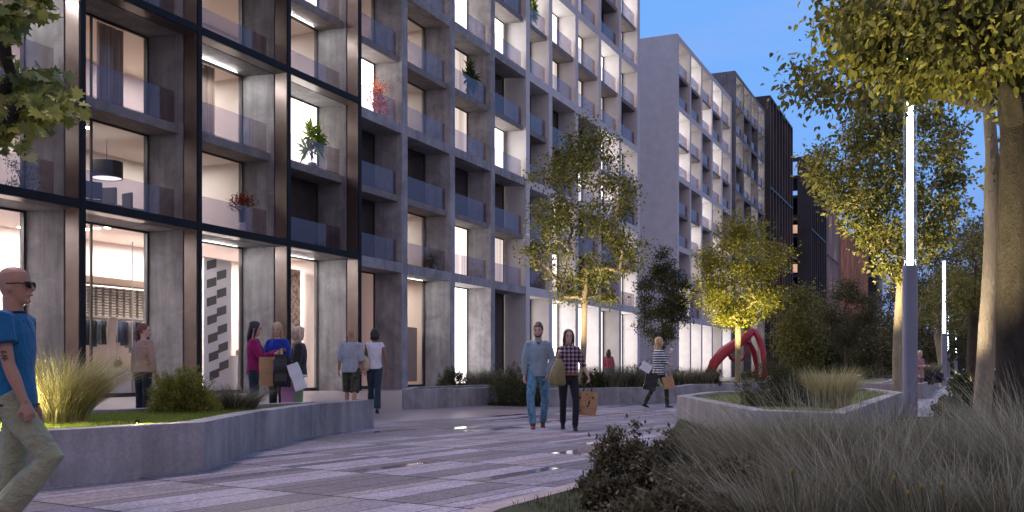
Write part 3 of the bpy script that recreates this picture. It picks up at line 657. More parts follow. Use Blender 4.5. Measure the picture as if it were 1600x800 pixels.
def blades(rng, n, cx, cy, cz, r, h, arch, lean, wid=.004, seg=5, hv=.35, tip_spread=None):
    """arching grass blades; returns V, F, rnd"""
    a = rng.random(n)*2*math.pi; rr = np.sqrt(rng.random(n))*r; bx = cx+np.cos(a)*rr; by = cy+np.sin(a)*rr
    az = a+rng.normal(0, .6, n); hh = h*(1-hv+hv*1.3*rng.random(n)); ar = arch*(.35+.9*rng.random(n))*hh
    ox = np.cos(az)*ar+lean[0]*hh*(.6+.6*rng.random(n)); oy = np.sin(az)*ar+lean[1]*hh*(.6+.6*rng.random(n))
    side = np.stack([-oy, ox, 0*ox], 1); side = unit(side+rng.normal(0, .4, side.shape)*np.array([1, 1, 0])*.1+1e-4); V = []
    # camera-independent ribbon: random sideways axis
    sa = rng.random(n)*2*math.pi; side = np.stack([np.cos(sa), np.sin(sa), 0*sa], 1)
    for i in range(seg+1):
        f = i/seg; c = np.stack([bx+ox*f**1.8, by+oy*f**1.8, cz+hh*(f-.22*f**2.5*np.minimum(1.5, np.hypot(ox, oy)/hh))], 1); w = wid*(1-f*.88)
        V += [c-side*w, c+side*w]
    V = np.stack(V, 1); k = 2*(seg+1); idx = np.arange(n)[:, None]*k
    F = np.concatenate([idx+np.array([2*i, 2*i+1, 2*i+3, 2*i+2])[None] for i in range(seg)])
    r_ = np.clip(rng.normal(.5, .25, n), 0, 1); rv = np.repeat(r_, k)
    return V.reshape(-1, 3), F, rv
G_straw = leafmat('straw_grass', [(.22, .19, .06), (.42, .37, .15), (.66, .60, .36)], .35, .6)
G_dusk = leafmat('dry_brown_grass', [(.055, .055, .032), (.165, .155, .095), (.42, .40, .29)], .3, .6)
G_green = leafmat('lawn_blades', [(.08, .12, .015), (.20, .26, .03), (.32, .37, .06)], .35, .6)
def clump(x, y, z, r, h, n, m, label, seed, arch=.55, lean=(0, 0), wid=.004, group='ornamental grass clumps', seg=5, tall=None):
    rng = np.random.default_rng(seed+100); t = thing('ornamental_grass', (x, y, z), label=label, cat='grass clump', group=group)
    V, F, rv = blades(rng, n, x, y, z, r, h, arch, lean, wid, seg, hv=.55)
    if tall: V2, F2, r2 = blades(rng, tall[0], x, y, z, r*1.2, h*tall[1], arch*.8, lean, wid*1.2, seg, hv=.3); F = np.concatenate([F, F2+len(V)]); V = np.concatenate([V, V2]); rv = np.concatenate([rv, np.clip(r2+.35, 0, 1)])
    rawmesh('blades', V, F, m, t, rv); return t
def lawn(poly, z, n, h, name, m, seed):
    rng = np.random.default_rng(seed); P = np.array(poly); lo = P.min(0); hi = P.max(0); out = []
    def inside(q):
        c = np.zeros(len(q), bool); k = len(P); j = k-1
        for i in range(k):
            xi, yi = P[i]; xj, yj = P[j]; c ^= ((yi > q[:, 1]) != (yj > q[:, 1])) & (q[:, 0] < (xj-xi)*(q[:, 1]-yi)/(yj-yi+1e-9)+xi); j = i
        return c
    q = lo+(hi-lo)*rng.random((n*4, 2)); q = q[inside(q)][:n]; n = len(q)
    V, F, rv = blades(rng, n, 0, 0, z, 0, h, .5, (0, 0), .0028, 2); V = V.reshape(n, -1, 3); V[:, :, 0] += q[:, None, 0]; V[:, :, 1] += q[:, None, 1]
    o = rawmesh(name, V.reshape(-1, 3), F, m, None, rv); return tag(o, kind='stuff')
def spotlamp(x, y, z, aim, power, label, color=(1, .80, .52), size=70, rad=.06):
    t = thing('ground_spotlight', (x, y, z), label=label, cat='spotlight', group='small uplights hidden in the planting')
    d = (Vector(aim)-Vector((x, y, z))).normalized(); p0 = Vector((x, y, z+.07))
    MB().tube([p0-d*.05, p0+d*.05], .028, 12).build('housing', M_black, t)
    MB().tube([(x, y, z-.03), (x, y, z+.06)], .01, 6).build('stake', M_black, t)
    l = bpy.data.lights.new('spot', 'SPOT'); l.energy = power; l.color = color; l.spot_size = R(size); l.spot_blend = .7; l.shadow_soft_size = rad
    o = bpy.data.objects.new('spot', l); C.objects.link(o); o.parent = t; o.location = (p0+d*.07)-t.location; o.rotation_euler = d.to_track_quat('-Z', 'Y').to_euler()
    return t
def PX(p):
    X = p[0]*math.cos(YAW)+p[1]*math.sin(YAW); D_ = -p[0]*math.sin(YAW)+p[1]*math.cos(YAW); return 800+FOC*X/D_, HOR-FOC*(p[2]-EYE)/D_
def AT(px, py, d): x, y = ray(px, d); return (x, y, ZY(py, d))
# --- tree A: slender tree, uplit, behind the couple
d = 29; x, y = ray(908, d); c = AT(915, 335, d)
tree((x, y), 'slender uplit tree with pale forked trunk rising behind the couple', 1, 3.0, c, (1.72, 1.72, 2.85), 150, .088, 13500, .10, L_gold, B_pale, zb=.4, lean=(.1, 0), spread=.20, bend=.03, group='trees along the promenade')
for dx, dy, tx, pw in ((-.9, -1.6, .2, 700), (1.1, -1.4, -.2, 600)): spotlamp(x+dx*1.3, y+dy*1.4, .42, (x+tx, y, 4.6), pw, 'small uplight at the foot of the slender tree behind the couple, %s side' % ('left' if dx < 0 else 'right'))
# --- tree B: yellow green
d = 41; x, y = ray(1153, d); c = AT(1157, 425, d)
tree((x, y), 'low yellow green tree in front of the red sculpture', 2, 2.9, c, (1.95, 1.95, 2.45), 150, .12, 15000, .12, L_lime, B_pale, zb=.0, spread=.26, group='trees along the promenade')
spotlamp(x-.8, y-2.0, .42, (x, y, 5.2), 1100, 'small uplight at the foot of the yellow green tree', color=(1, .85, .40)); spotlamp(x+1.0, y-1.6, .42, (x, y, 5.2), 800, 'small uplight beside the yellow green tree, right of its trunk', color=(1, .85, .40))
# --- tree C: dark oval tree before the blank side wall
d = 76; x, y = ray(1035, d); c = AT(1035, 468, d)
tree((x, y), 'dark oval tree in front of the blank white side wall', 3, 3.4, c, (1.9, 1.9, 4.0), 140, .16, 16000, .16, L_dark, B_dark, spread=.3, group='trees along the promenade')
# --- tree D: thin park tree
d = 78; x, y = ray(1322, d); c = AT(1322, 492, d)
tree((x, y), 'thin park tree in the small raised planter before the terracotta building', 4, 3.6, c, (2.15, 2.15, 3.0), 130, .13, 12000, .15, L_dark, B_rough, spread=.34, group='trees along the promenade')
# --- tree E: behind the nearest lamp
def secE(p):
    a, b = PX(p)
    return not (a > 1440 and b > 395) and a > 1262+max(0, b-270)*.75+max(0, 190-b)*.3 and a < 1500 and not (b > 400 and a > 1420)
d = 24; x, y = ray(1403, d); c = AT(1388, 290, d)
tree((x, y), 'tall olive tree with slim pale trunk directly left of the nearest lamp post', 5, 3.4, c, (2.3, 2.1, 2.7), 165, .115, 17500, .12, L_olive, B_pale, lean=(.12, 0), spread=.19, group='trees beside the path', bend=-.06, sector=secE)
spotlamp(x-1.2, y-2.3, .42, (x-.1, y, 5.2), 1700, 'small uplight at the foot of the slim pale trunk by the lamp post', color=(1, .84, .52))
# --- tree F: pale leaning trunk on the right
d = 15.5; x0, y0 = ray(1545, d)
tp = [AT(px, py, d) for px, py in ((1532, 674), (1535, 630), (1539, 580), (1543, 520), (1548, 450), (1552, 380), (1552, 300), (1550, 240), (1545, 170), (1530, 110), (1515, 60))]
c = AT(1480, 120, d)
tree(tp[0][:2], 'pale rough trunk lit from below, second tree from the right edge', 6, 3., c, (2.6, 2.2, 2.0), 100, .135, 7500, .10, L_olive, B_pale, trunk_pts=tp, spread=.24, group='trees beside the path', droop=.5, shape=OVAL, sector=lambda p: PX(p)[1] < 170 or PX(p)[0] > 1580)
spotlamp(tp[0][0]-1.5, tp[0][1]-1.2, .30, (tp[0][0], tp[0][1], 2.9), 1500, 'small uplight at the foot of the pale rough trunk', color=(1, .86, .66))
# --- tree G: nearest dark trunk
d = 10.3
tp = [AT(px, py, d) for px, py in ((1583, 722), (1581, 640), (1580, 560), (1581, 470), (1583, 380), (1585, 290), (1587, 200), (1588, 110), (1590, 20), (1592, -80), (1592, -170))]
c = AT(1470, 60, d)
def sec(p):
    X = p[0]*math.cos(YAW)+p[1]*math.sin(YAW); D_ = -p[0]*math.sin(YAW)+p[1]*math.cos(YAW); px = 800+FOC*X/D_; py = HOR-FOC*(p[2]-EYE)/D_
    return px > 1300 and py < 140 and not (px < 1400 and py > 95)
tree(tp[0][:2], 'nearest tree with dark rough trunk at the right edge, leaves overhanging', 7, 3., c, (2.1, 1.5, 1.75), 130, .150, 11500, .088, L_olive, B_dark, trunk_pts=tp, spread=.17, group='trees beside the path', droop=.9, shape=OVAL, sector=sec, shell=.1, bottom=-1)
x, y = ray(1465, 9.3); spotlamp(x, y, .06, (x-.05, y+.8, 5.0), 1000, 'small uplight in the foreground grass below the overhanging leaves', color=(1, .88, .48), size=88)
# --- maple branch reaching in at the top left (its trunk stands outside the frame)
rng = np.random.default_rng(8); d = 7.2
mt = thing('maple_tree', (*ray(-140, d), 0), label='maple tree branches reaching in at the upper left corner', cat='tree')
tr_ = [AT(-140, 900, d), AT(-142, 640, d), AT(-138, 420, d), AT(-130, 250, d), AT(-125, 120, d), AT(-120, -20, d)]
tg = [np.array(AT(px+rng.normal(0, 4), py+rng.normal(0, 4), d+rng.normal(0, .25))) for px, py in ((92, 150), (70, 130), (100, 165), (60, 160), (40, 150), (30, 180), (55, 180), (10, 150), (15, 200), (5, 225), (22, 130), (45, 120), (80, 165), (30, 5), (45, 20), (20, 35), (8, 25), (0, 50), (55, 5), (15, 10), (-20, 100), (-30, 180), (-40, 40), (-60, 120), (-20, 210), (35, -20), (60, -30), (-10, -20))]
pts, par, ends = skeleton(rng, None, tr_, tg, step=.12, wob=.1)
wood(pts, par, .13, .004).build('trunk', B_dark, mt, smooth=True)
E_ = np.array([pts[e] for e in ends]); k = 26; P = np.repeat(E_, k, 0)+rng.normal(0, 1, (len(E_)*k, 3))*np.array([.075, .075, .05])
V, F, r = leaves(P, rng.normal(0, 1, P.shape)*np.array([1, 1, .25])+np.array([.3, 0, -.35]), .10, rng, MAPLE, droop=.1, fold=.15); rawmesh('crown', V, F, L_maple, mt, r)
# --- background trees and woods
wood_specs = [(1250, 100, 560, 440, 2.2, 'tall tree with yellow lit edge beside the open side frame of the black building', L_olive), (1278, 105, 575, 478, 3.0, 'broad dark tree left of the thin park tree', L_dark), (1345, 120, 580, 500, 4.6, 'low dark tree behind the thin park tree', L_dark),
   (1385, 110, 575, 492, 4.2, 'rounded dark tree left of the slim pale trunk', L_dark), (1310, 130, 575, 505, 5., 'low wide dark tree in front of the terracotta building', L_dark),
   (1452, 80, 560, 350, 3.6, 'dark tree right behind the nearest lamp post', L_dark), (1500, 85, 560, 335, 4.4, 'big dark tree behind the second lamp post', L_dark), (1545, 90, 560, 330, 4.6, 'dark tree between the second lamp post and the pale trunk', L_dark),
   (1425, 125, 560, 440, 4.5, 'far dark tree at the end of the path, left of the second lamp post', L_dark), (1600, 70, 560, 300, 4.5, 'dark tree behind the right edge trunk', L_dark), (1525, 140, 570, 420, 7., 'far dark tree closing the end of the path', L_dark)]
for i, (px, d, pyb, pyt, rad, lab, lm) in enumerate(wood_specs):
    x, y = ray(px, d); zt = ZY(pyt, d); zc = zt*.55
    tree((x, y), lab, 20+i, zt*.18, (x, y, zc), (rad, rad, zt*.47), 80, .2, 6500, .30*d/100, lm, B_dark, spread=.7*d/100, group='trees in the background', shell=.6)
for i, (px, d, fk, cz, rad, nm) in enumerate([(1476, 58, 3.0, 4.9, 2.0, 'slim white trunked tree left of the second lamp post'), (1516, 44, 3.3, 5.3, 2.4, 'forked grey trunk tree right of the second lamp post')]):
    x, y = ray(px, d); tree((x, y), nm, 50+i, fk, (x+.3, y, cz), (rad, rad, 2.2), 90, .19, 8000, .13, L_olive, B_pale if i == 0 else B_rough, spread=.3, group='trees beside the path', lean=(-.4 if i == 0 else .1, 0), sector=lambda p, i=i: i == 0 or PX(p)[0] > 1492)
# far hedge line that reads as one mass
rng = np.random.default_rng(5); n = 26000; X = rng.random(n)*150-40; Yv = 165+rng.random(n)*40+np.where(X < -12, 45, 0); Z = rng.random(n)**.8*(6.5+2.2*np.sin(X*.31)+1.2*np.sin(X*.9+1))
V, F, r = leaves(np.stack([X, Yv, Z], 1), rng.normal(0, 1, (n, 3)), 1.0, rng, DIAM); tag(rawmesh('far_woodland', V, F, L_dark, None, r), kind='stuff')
# --- planter A planting
zA = .41
px_ = lambda px, py, z=zA: G(px, py, z)
x, y = G(100, 662, zA); clump(x, y, zA, .22, .74, 3000, G_straw, 'bright straw coloured grass clump beside the bald man in blue', 1, .75, (.22, .05), .0052)
x, y = G(40, 660, zA); clump(x, y, zA, .2, .62, 1500, G_straw, 'straw coloured grass clump partly hidden by the bald man in blue', 2, .6, (.1, .05), .0035)
x, y = G(283, 645, zA); shrub(x, y, zA, .52, .46, .58, 26000, .036, leafmat('box_leaves', [(.10, .11, .016), (.22, .22, .035), (.36, .33, .07)]), 'rounded yellow green shrub in the nearest left planter, before the red haired woman', 1, tufts=200, upright=.3)
x, y = G(375, 641, zA); clump(x, y, zA, .2, .36, 1500, G_dusk, 'low brown grass clump right of the rounded shrub in the left planter', 3, 1.0, (.35, -.05), .003)
x, y = G(330, 642, zA); clump(x, y, zA, .16, .34, 900, G_dusk, 'low brown grass clump touching the rounded shrub in the left planter', 4, .8, (.1, 0), .003)
lawn(qA, zA-.03, 26000, .075, 'planter_grass', G_green, 3)
x, y = ray(-30, 9.5); spotlamp(x, y, .44, (*G(200, 640, .6), .62), 190, 'small uplight behind the bald man in blue', size=100, color=(1, .88, .55))
x, y = G(212, 664, .42); spotlamp(x, y, .36, (*G(290, 640, .6), .75), 130, 'small uplight at the front rim of the left planter before the rounded shrub', size=110, color=(1, .88, .55))
# --- behind-couple planters
x, y = G(815, 634); shrub(x, y, 0, 1.0, .8, 1.28, 22000, .055, L_dark, 'large dark shrub bursting out right behind the couple', 2, tufts=170)
x, y = G(708, 604, .4); shrub(x, y, .42, .55, .5, .62, 7000, .05, L_dark, 'dark rounded shrub on the lavender planter left of the couple', 3, tufts=80)
for i, (px, pw, h) in enumerate([(752, .5, .55), (778, .5, .6)]):
    x, y = G(px, 604, .4); clump(x, y, .42, .5, h, 1300, G_dusk, ['pale brown grass clump right of the dark rounded shrub on the lavender planter', 'pale brown grass clump just left of the man in light blue'][i], 10+i, .7, (0, 0), .006)
for i, (px, py, k, h, lab) in enumerate([(925, 602, 's', .62, 'dark shrub between the slender tree trunk and the brown paper bag'), (957, 602, 'g', .62, 'brown grass clump below the distant woman in pink'), (985, 600, 'g', .7, 'brown grass clump left of the striped woman'), (1003, 600, 's', .75, 'dark shrub just left of the striped woman'), (1075, 598, 'g', .6, 'brown grass clump right of the striped woman'), (1062, 599, 's', .5, 'small dark shrub touching the striped woman elbow height grass'), (1110, 597, 's', .62, 'dark shrub left of the red sculpture foot'), (1098, 598, 'g', .55, 'brown grass clump before the red sculpture foot'), (893, 602, 'g', .65, 'brown grass clump behind the woman in checked shirt')]):
    dd = 28.5+i*.3 if px < 1040 else 34; x, y = ray(px, dd); z = .42
    if k == 's': shrub(x, y, z-.02, h*.85, h*.7, h*1.0, 5000, .06, L_dark, lab, 30+i, tufts=60)
    else: clump(x, y, z, .45, h*1.05, 1300, G_dusk, lab, 30+i, .8, (0, 0), .007)
# --- planter D planting
x, y = G(1215, 632, .42); shrub(x, y, .40, .72, .6, .78, 16000, .04, L_dark, 'wide dark shrub in the angular planter left of the nearest lamp post', 5, tufts=130)
x, y = G(1300, 634, .42); clump(x, y, .40, .25, .58, 2400, G_straw, 'straw coloured grass clump in the angular planter, right of the wide dark shrub', 6, .6, (-.05, 0), .004)
x, y = G(1250, 630, .42); clump(x, y, .40, .2, .5, 900, G_dusk, 'brown grass clump between wide dark shrub and straw clump in the angular planter', 7, .6, (-.1, 0), .004)
lawn(qD, .37, 16000, .07, 'planter_grass', L_dark, 4)
# --- far planters
for i, (px, py, h) in enumerate([(1282, 594, .7), (1345, 596, 1.0), (1170, 596, .8), (1380, 598, 1.3), (1215, 590, 1.1), (1302, 592, .9), (1365, 590, 1.2), (1240, 596, .8)]):
    x, y = G(px, py); shrub(x, y, .2, h, h*.8, h, 2500, .10, L_dark, ['low shrub left of the thin park tree', 'rounded shrub right of the thin park tree', 'shrub right of the yellow green tree', 'wide shrub left of the slim pale trunk', 'shrub at the foot of the finned black building', 'small shrub at the foot of the thin park tree', 'dark shrub behind the rounded shrub near the pale trunk', 'low shrub behind the wide dark shrub'][i], 60+i, tufts=40, stems=False)
# --- right side: path edge shrubs
x, y = G(1520, 655); shrub(x, y, 0, .75, .6, .95, 9000, .085, leafmat('dark_green_leaves', [(.012, .022, .006), (.035, .055, .012), (.07, .09, .02)]), 'leafy dark green shrub at the path edge before the pale rough trunk', 8, shape=DIAM, tufts=70)
x, y = G(1478, 662); shrub(x, y, 0, .16, .14, .45, 420, .12, L_dark, 'small lone sprig standing on the path edge left of the leafy shrub', 9, shape=NEED, tufts=12)
for i, px in enumerate((1446, 1460)):
    x, y = ray(px, 36+i*4); t = thing('plant_pot', (x, y, .46), label=['dark round pot with grasses on the narrow planter, nearer one', 'dark round pot with grasses on the narrow planter, farther one'][i], cat='plant pot', group='dark pots along the path')
    MB().lathe((x, y, .40), [(0, 0), (.28, 0), (.36, .3), (.33, .42), (.30, .42), (.28, .34), (0, .34)], 20).build('pot', M_black, t, smooth=True)
    V, F, rv = blades(np.random.default_rng(i), 500, x, y, .74, .2, .5, .8, (0, 0), .006); rawmesh('blades', V, F, G_dusk, t, rv)
# --- foreground: brown feather grasses and shrubs
fg = [(1175, 6.9, .70), (1225, 6.2, .76), (1270, 6.4, .80), (1350, 6.9, .80), (1330, 5.3, .66), (1440, 6.3, .74), (1420, 4.9, .50), (1520, 5.8, .66), (1600, 6.6, .82), (1560, 4.9, .55), (1230, 4.9, .48), (1660, 5.6, .8), (1500, 7.4, .70), (1590, 8.2, .85), (1170, 5.6, .46), (1250, 7.6, .7)]
desc = ['leftmost feather grass clump of the dark foreground bed', 'feather grass clump at the lower middle right, second from the left', 'feather grass clump in front of the wide dark shrub', 'feather grass clump in front of the straw coloured clump', 'low feather grass clump near the bottom edge below the straw clump', 'feather grass clump in front of the nearest lamp post foot', 'low feather grass clump at the bottom below the lamp post', 'feather grass clump left of the nearest dark trunk', 'feather grass clump in front of the nearest dark trunk', 'low feather grass clump at the bottom right corner', 'low feather grass clump at the bottom edge, right of the fine leaved shrub', 'feather grass clump cut by the right edge of the picture', 'feather grass clump on the lawn between lamp post and dark trunk', 'feather grass clump behind the nearest dark trunk foot', 'low feather grass clump left of the bottom edge grasses', 'feather grass clump close to the angular planter wall']
for i, (px, d, h) in enumerate(fg):
    x, y = ray(px, d); clump(x, y, .03, .26, h*.80, 2600, G_dusk, desc[i], 200+i, .62, (-.32, .05) if px < 1500 else (-.25, .1), .0026, group='feather grasses in the dark foreground bed', seg=6, tall=(140, 1.5))
L_box = leafmat('brown_green_leaves', [(.04, .036, .02), (.105, .092, .05), (.20, .17, .10)])
for i, (px, d, r_, h, lab) in enumerate([(990, 7.3, .42, .50, 'upright brownish shrub at the kerb corner of the foreground bed'), (1060, 7.2, .46, .50, 'brownish shrub behind the leftmost feather grasses'), (1135, 7.6, .46, .46, 'brownish shrub before the angular planter corner'), (1055, 5.2, .44, .36, 'fine leaved low shrub at the bottom edge of the foreground bed'), (960, 6.5, .22, .22, 'small sprouting shrub right at the kerb of the foreground bed'), (1130, 5.9, .42, .42, 'brownish shrub standing in front of the leftmost feather grasses'), (1150, 4.9, .36, .26, 'lowest fine leaved shrub beside the bottom edge feather grass')]):
    x, y = ray(px, d); shrub(x, y, .03, r_, r_*.9, h, 11000, .034, L_box, lab, 90+i, shape=DIAM, tufts=110, group='shrubs in the foreground bed', upright=.8, tj=.10)
for i, (px, py) in enumerate(((1398, 752), (1440, 765), (1472, 762), (1420, 775), (1238, 740))):
    d = 4.3; x, y, z = AT(px, py, d); t = thing('seed_head_stem', (x, y, .03), label=['yellowish seed head leftmost of the lower right group', 'yellowish seed head in the middle of the lower right group', 'yellowish seed head rightmost of the lower right group', 'yellowish seed head lowest of the lower right group', 'yellowish seed head standing alone among the feather grasses'][i], cat='flower', group='yellow seed heads among the grasses')
    MB().tube([(x+.05, y, .03), (x+.03, y, z*.5), (x, y, z)], .0022, 5).build('stalk', L_olive, t); MB().ball((x, y, z+.01), (.008, .008, .016), 8, 6).build('flower_head', mat('ochre_seed', (.16, .12, .02), .8), t, smooth=True)
lawn(bed[:5]+[G(1290, 720), G(1000, 830)], .04, 14000, .06, 'lawn_grass', L_dark, 9)
x, y = ray(590, 3.1); clump(x, y, .0, .05, .30, 26, G_straw, 'a few thin grass blades poking up at the bottom edge on the paving', 77, .9, (-.2, 0), .003, seg=6)
# --- red sculpture
M_red = noisy('red_enamel', (.30, .010, .022), (.38, .016, .03), 1, 3, .38, .03, 30, spec=.5)
d = 52; sc = thing('sculpture', (*ray(1150, d), 0), label='red arched abstract sculpture on splayed curved legs behind the yellow green tree', cat='sculpture')
def leg(pp, dd, w): MB().tube([AT(px, py, d+o) for (px, py), o in zip(pp, dd)], [(a, b) for a, b in w], 14).build('leg', M_red, sc, smooth=True)
leg([(1108, 597), (1109, 584), (1116, 567), (1130, 551), (1150, 538), (1166, 526), (1178, 516)], [0, 0, 0, .3, .5, .7, .8], [(.20, .16), (.24, .20), (.27, .24), (.30, .26), (.30, .26), (.26, .24), (.16, .16)])
leg([(1193, 598), (1194, 572), (1192, 550), (1187, 532), (1178, 516)], [0, .2, .5, .7, .8], [(.16, .13), (.18, .16), (.20, .18), (.20, .18), (.15, .15)])
leg([(1183, 597), (1182, 572), (1178, 550), (1170, 536), (1158, 532)], [2.4, 2.2, 1.8, 1.2, .8], [(.08, .09), (.10, .12), (.12, .16), (.12, .16), (.08, .12)])
leg([(1136, 548), (1142, 560), (1152, 566), (1163, 560), (1168, 542)], [.3, .6, 1., 1, .8], [(.06, .08), (.08, .11), (.08, .12), (.08, .12), (.06, .10)])
# ------------------------------------------------------------------ people
DG = bpy.context
def vox(mb, name, m, parent, voxel=.012, sm=4, fac=.5):
    me = bpy.data.meshes.new(name); me.from_pydata(mb.v, [], mb.f); o = bpy.data.objects.new(name, me); C.objects.link(o)
    r = o.modifiers.new('remesh', 'REMESH'); r.mode = 'VOXEL'; r.voxel_size = voxel; r.use_smooth_shade = True
    s = o.modifiers.new('smooth', 'SMOOTH'); s.iterations = sm; s.factor = fac
    dg = bpy.context.evaluated_depsgraph_get(); dg.update(); nm = bpy.data.meshes.new_from_object(o.evaluated_get(dg)); o.modifiers.clear()
    nm.name = name; nm.materials.clear(); nm.materials.append(m); nm.shade_smooth(); o.data = nm; bpy.data.meshes.remove(me)
    if parent: o.parent = parent
    return o
def V3(*a): return Vector(a)
def skinm(name, c):
    m = noisy(name, tuple(v*.9 for v in c), tuple(min(1, v*1.1) for v in c), 6, 4, .5, .06, 120); b = m.node_tree.nodes['Principled BSDF']
    b.inputs['Subsurface Weight'].default_value = .12; b.inputs['Subsurface Radius'].default_value = (.02, .008, .004); return m
def cloth(name, c, var=.18, rough=.85, folds=.5, sc=7., stretch=(1, 1, .6)):
    m = mat(name, c, rough, 0, .25); t = m.node_tree; b = t.nodes['Principled BSDF']; l = t.links.new; co = N(t, 'ShaderNodeTexCoord')
    q = N(t, 'ShaderNodeMapping'); q.inputs['Scale'].default_value = stretch; l(co.outputs['Object'], q.inputs[0])
    n = N(t, 'ShaderNodeTexNoise', i_Scale=sc, i_Detail=3., i_Roughness=.5, i_Distortion=1.2); l(q.outputs[0], n.inputs[0])
    r = N(t, 'ShaderNodeMapRange'); r.inputs[1].default_value = .3; r.inputs[2].default_value = .7; r.inputs[3].default_value = 1-var; r.inputs[4].default_value = 1+var; l(n.outputs[0], r.inputs[0])
    mx = N(t, 'ShaderNodeMix', data_type='RGBA', blend_type='MULTIPLY'); mx.inputs[0].default_value = 1; mx.inputs[6].default_value = (*c, 1); l(r.outputs[0], mx.inputs[7]); l(mx.outputs[2], b.inputs['Base Color'])
    n9 = N(t, 'ShaderNodeTexNoise', i_Scale=sc*3.2, i_Detail=4., i_Roughness=.6, i_Distortion=2.2); l(q.outputs[0], n9.inputs[0]); aa = N(t, 'ShaderNodeMath', operation='MULTIPLY_ADD'); aa.inputs[1].default_value = .35; l(n9.outputs[0], aa.inputs[0]); l(n.outputs[0], aa.inputs[2])
    bp = N(t, 'ShaderNodeBump', i_Strength=min(1, folds*1.3), i_Distance=.035); l(aa.outputs[0], bp.inputs['Height']); l(bp.outputs[0], b.inputs['Normal'])
    b.inputs['Sheen Weight'].default_value = .15
    m['mx'] = 1; return m
def band_tex(m, axis, scale, duty, off=0.):
    t = m.node_tree; l = t.links.new; co = N(t, 'ShaderNodeTexCoord'); s = N(t, 'ShaderNodeSeparateXYZ'); l(co.outputs['Object'], s.inputs[0])
    a = N(t, 'ShaderNodeMath', operation='MULTIPLY_ADD'); l(s.outputs[axis], a.inputs[0]); a.inputs[1].default_value = scale; a.inputs[2].default_value = off+50
    f = N(t, 'ShaderNodeMath', operation='FRACT'); l(a.outputs[0], f.inputs[0]); g = N(t, 'ShaderNodeMath', operation='LESS_THAN'); l(f.outputs[0], g.inputs[0]); g.inputs[1].default_value = duty
    return g.outputs[0]
def recolor(m, chain, base):
    """layer (mask, colour, factor) over a base colour"""
    t = m.node_tree; l = t.links.new; mx = [n for n in t.nodes if n.bl_idname == 'ShaderNodeMix'][0]; cur = None
    for mask, col, fac in chain:
        k = N(t, 'ShaderNodeMix', data_type='RGBA'); q = N(t, 'ShaderNodeMath', operation='MULTIPLY'); l(mask, q.inputs[0]); q.inputs[1].default_value = fac; l(q.outputs[0], k.inputs[0])
        if cur is None: k.inputs[6].default_value = (*base, 1)
        else: l(cur, k.inputs[6])
        k.inputs[7].default_value = (*col, 1); cur = k.outputs[2]
    l(cur, mx.inputs[6]); return m
def hand(mb, w, fd, nrm, s=1., curl=.5, side=1, grip=False):
    """w wrist, fd forearm direction, nrm palm normal; side +1 puts the thumb on +cross"""
    fd = fd.normalized(); nrm = (nrm-fd*nrm.dot(fd)).normalized(); x = fd.cross(nrm).normalized()*side
    mb.tube([w-fd*.02, w+fd*.02, w+fd*.055, w+fd*.085], [(.024, .019), (.034, .015), (.040, .014), (.040, .012)], 10, up=x)
    for k, (o, L_) in enumerate(((.030, .068), (.010, .078), (-.010, .073), (-.029, .058))):
        p0 = w+fd*.075+x*o; c = curl*(1.+.12*k)
        d1 = (fd*math.cos(c*.6)+nrm*math.sin(c*.6)); d2 = (fd*math.cos(c*1.7)+nrm*math.sin(c*1.7)); d3 = (fd*math.cos(c*2.4)+nrm*math.sin(c*2.4))
        p1 = p0+d1*L_*.45+x*o*.08; p2 = p1+d2*L_*.33; p3 = p2+d3*L_*.25
        mb.tube([p0-fd*.01, p1, p2, p3], [.0095, .009, .0082, .0068], 8)
    t0 = w+fd*.025+x*.028; t1 = t0+(fd*.55+x*.6+nrm*.35).normalized()*.038; t2 = t1+(fd*.9+x*.1+nrm*(.2+curl*.6)).normalized()*.034
    mb.tube([t0-x*.01, t0, t1, t2], [.013, .0125, .0105, .008], 8)
    return w+fd*.10+nrm*.02
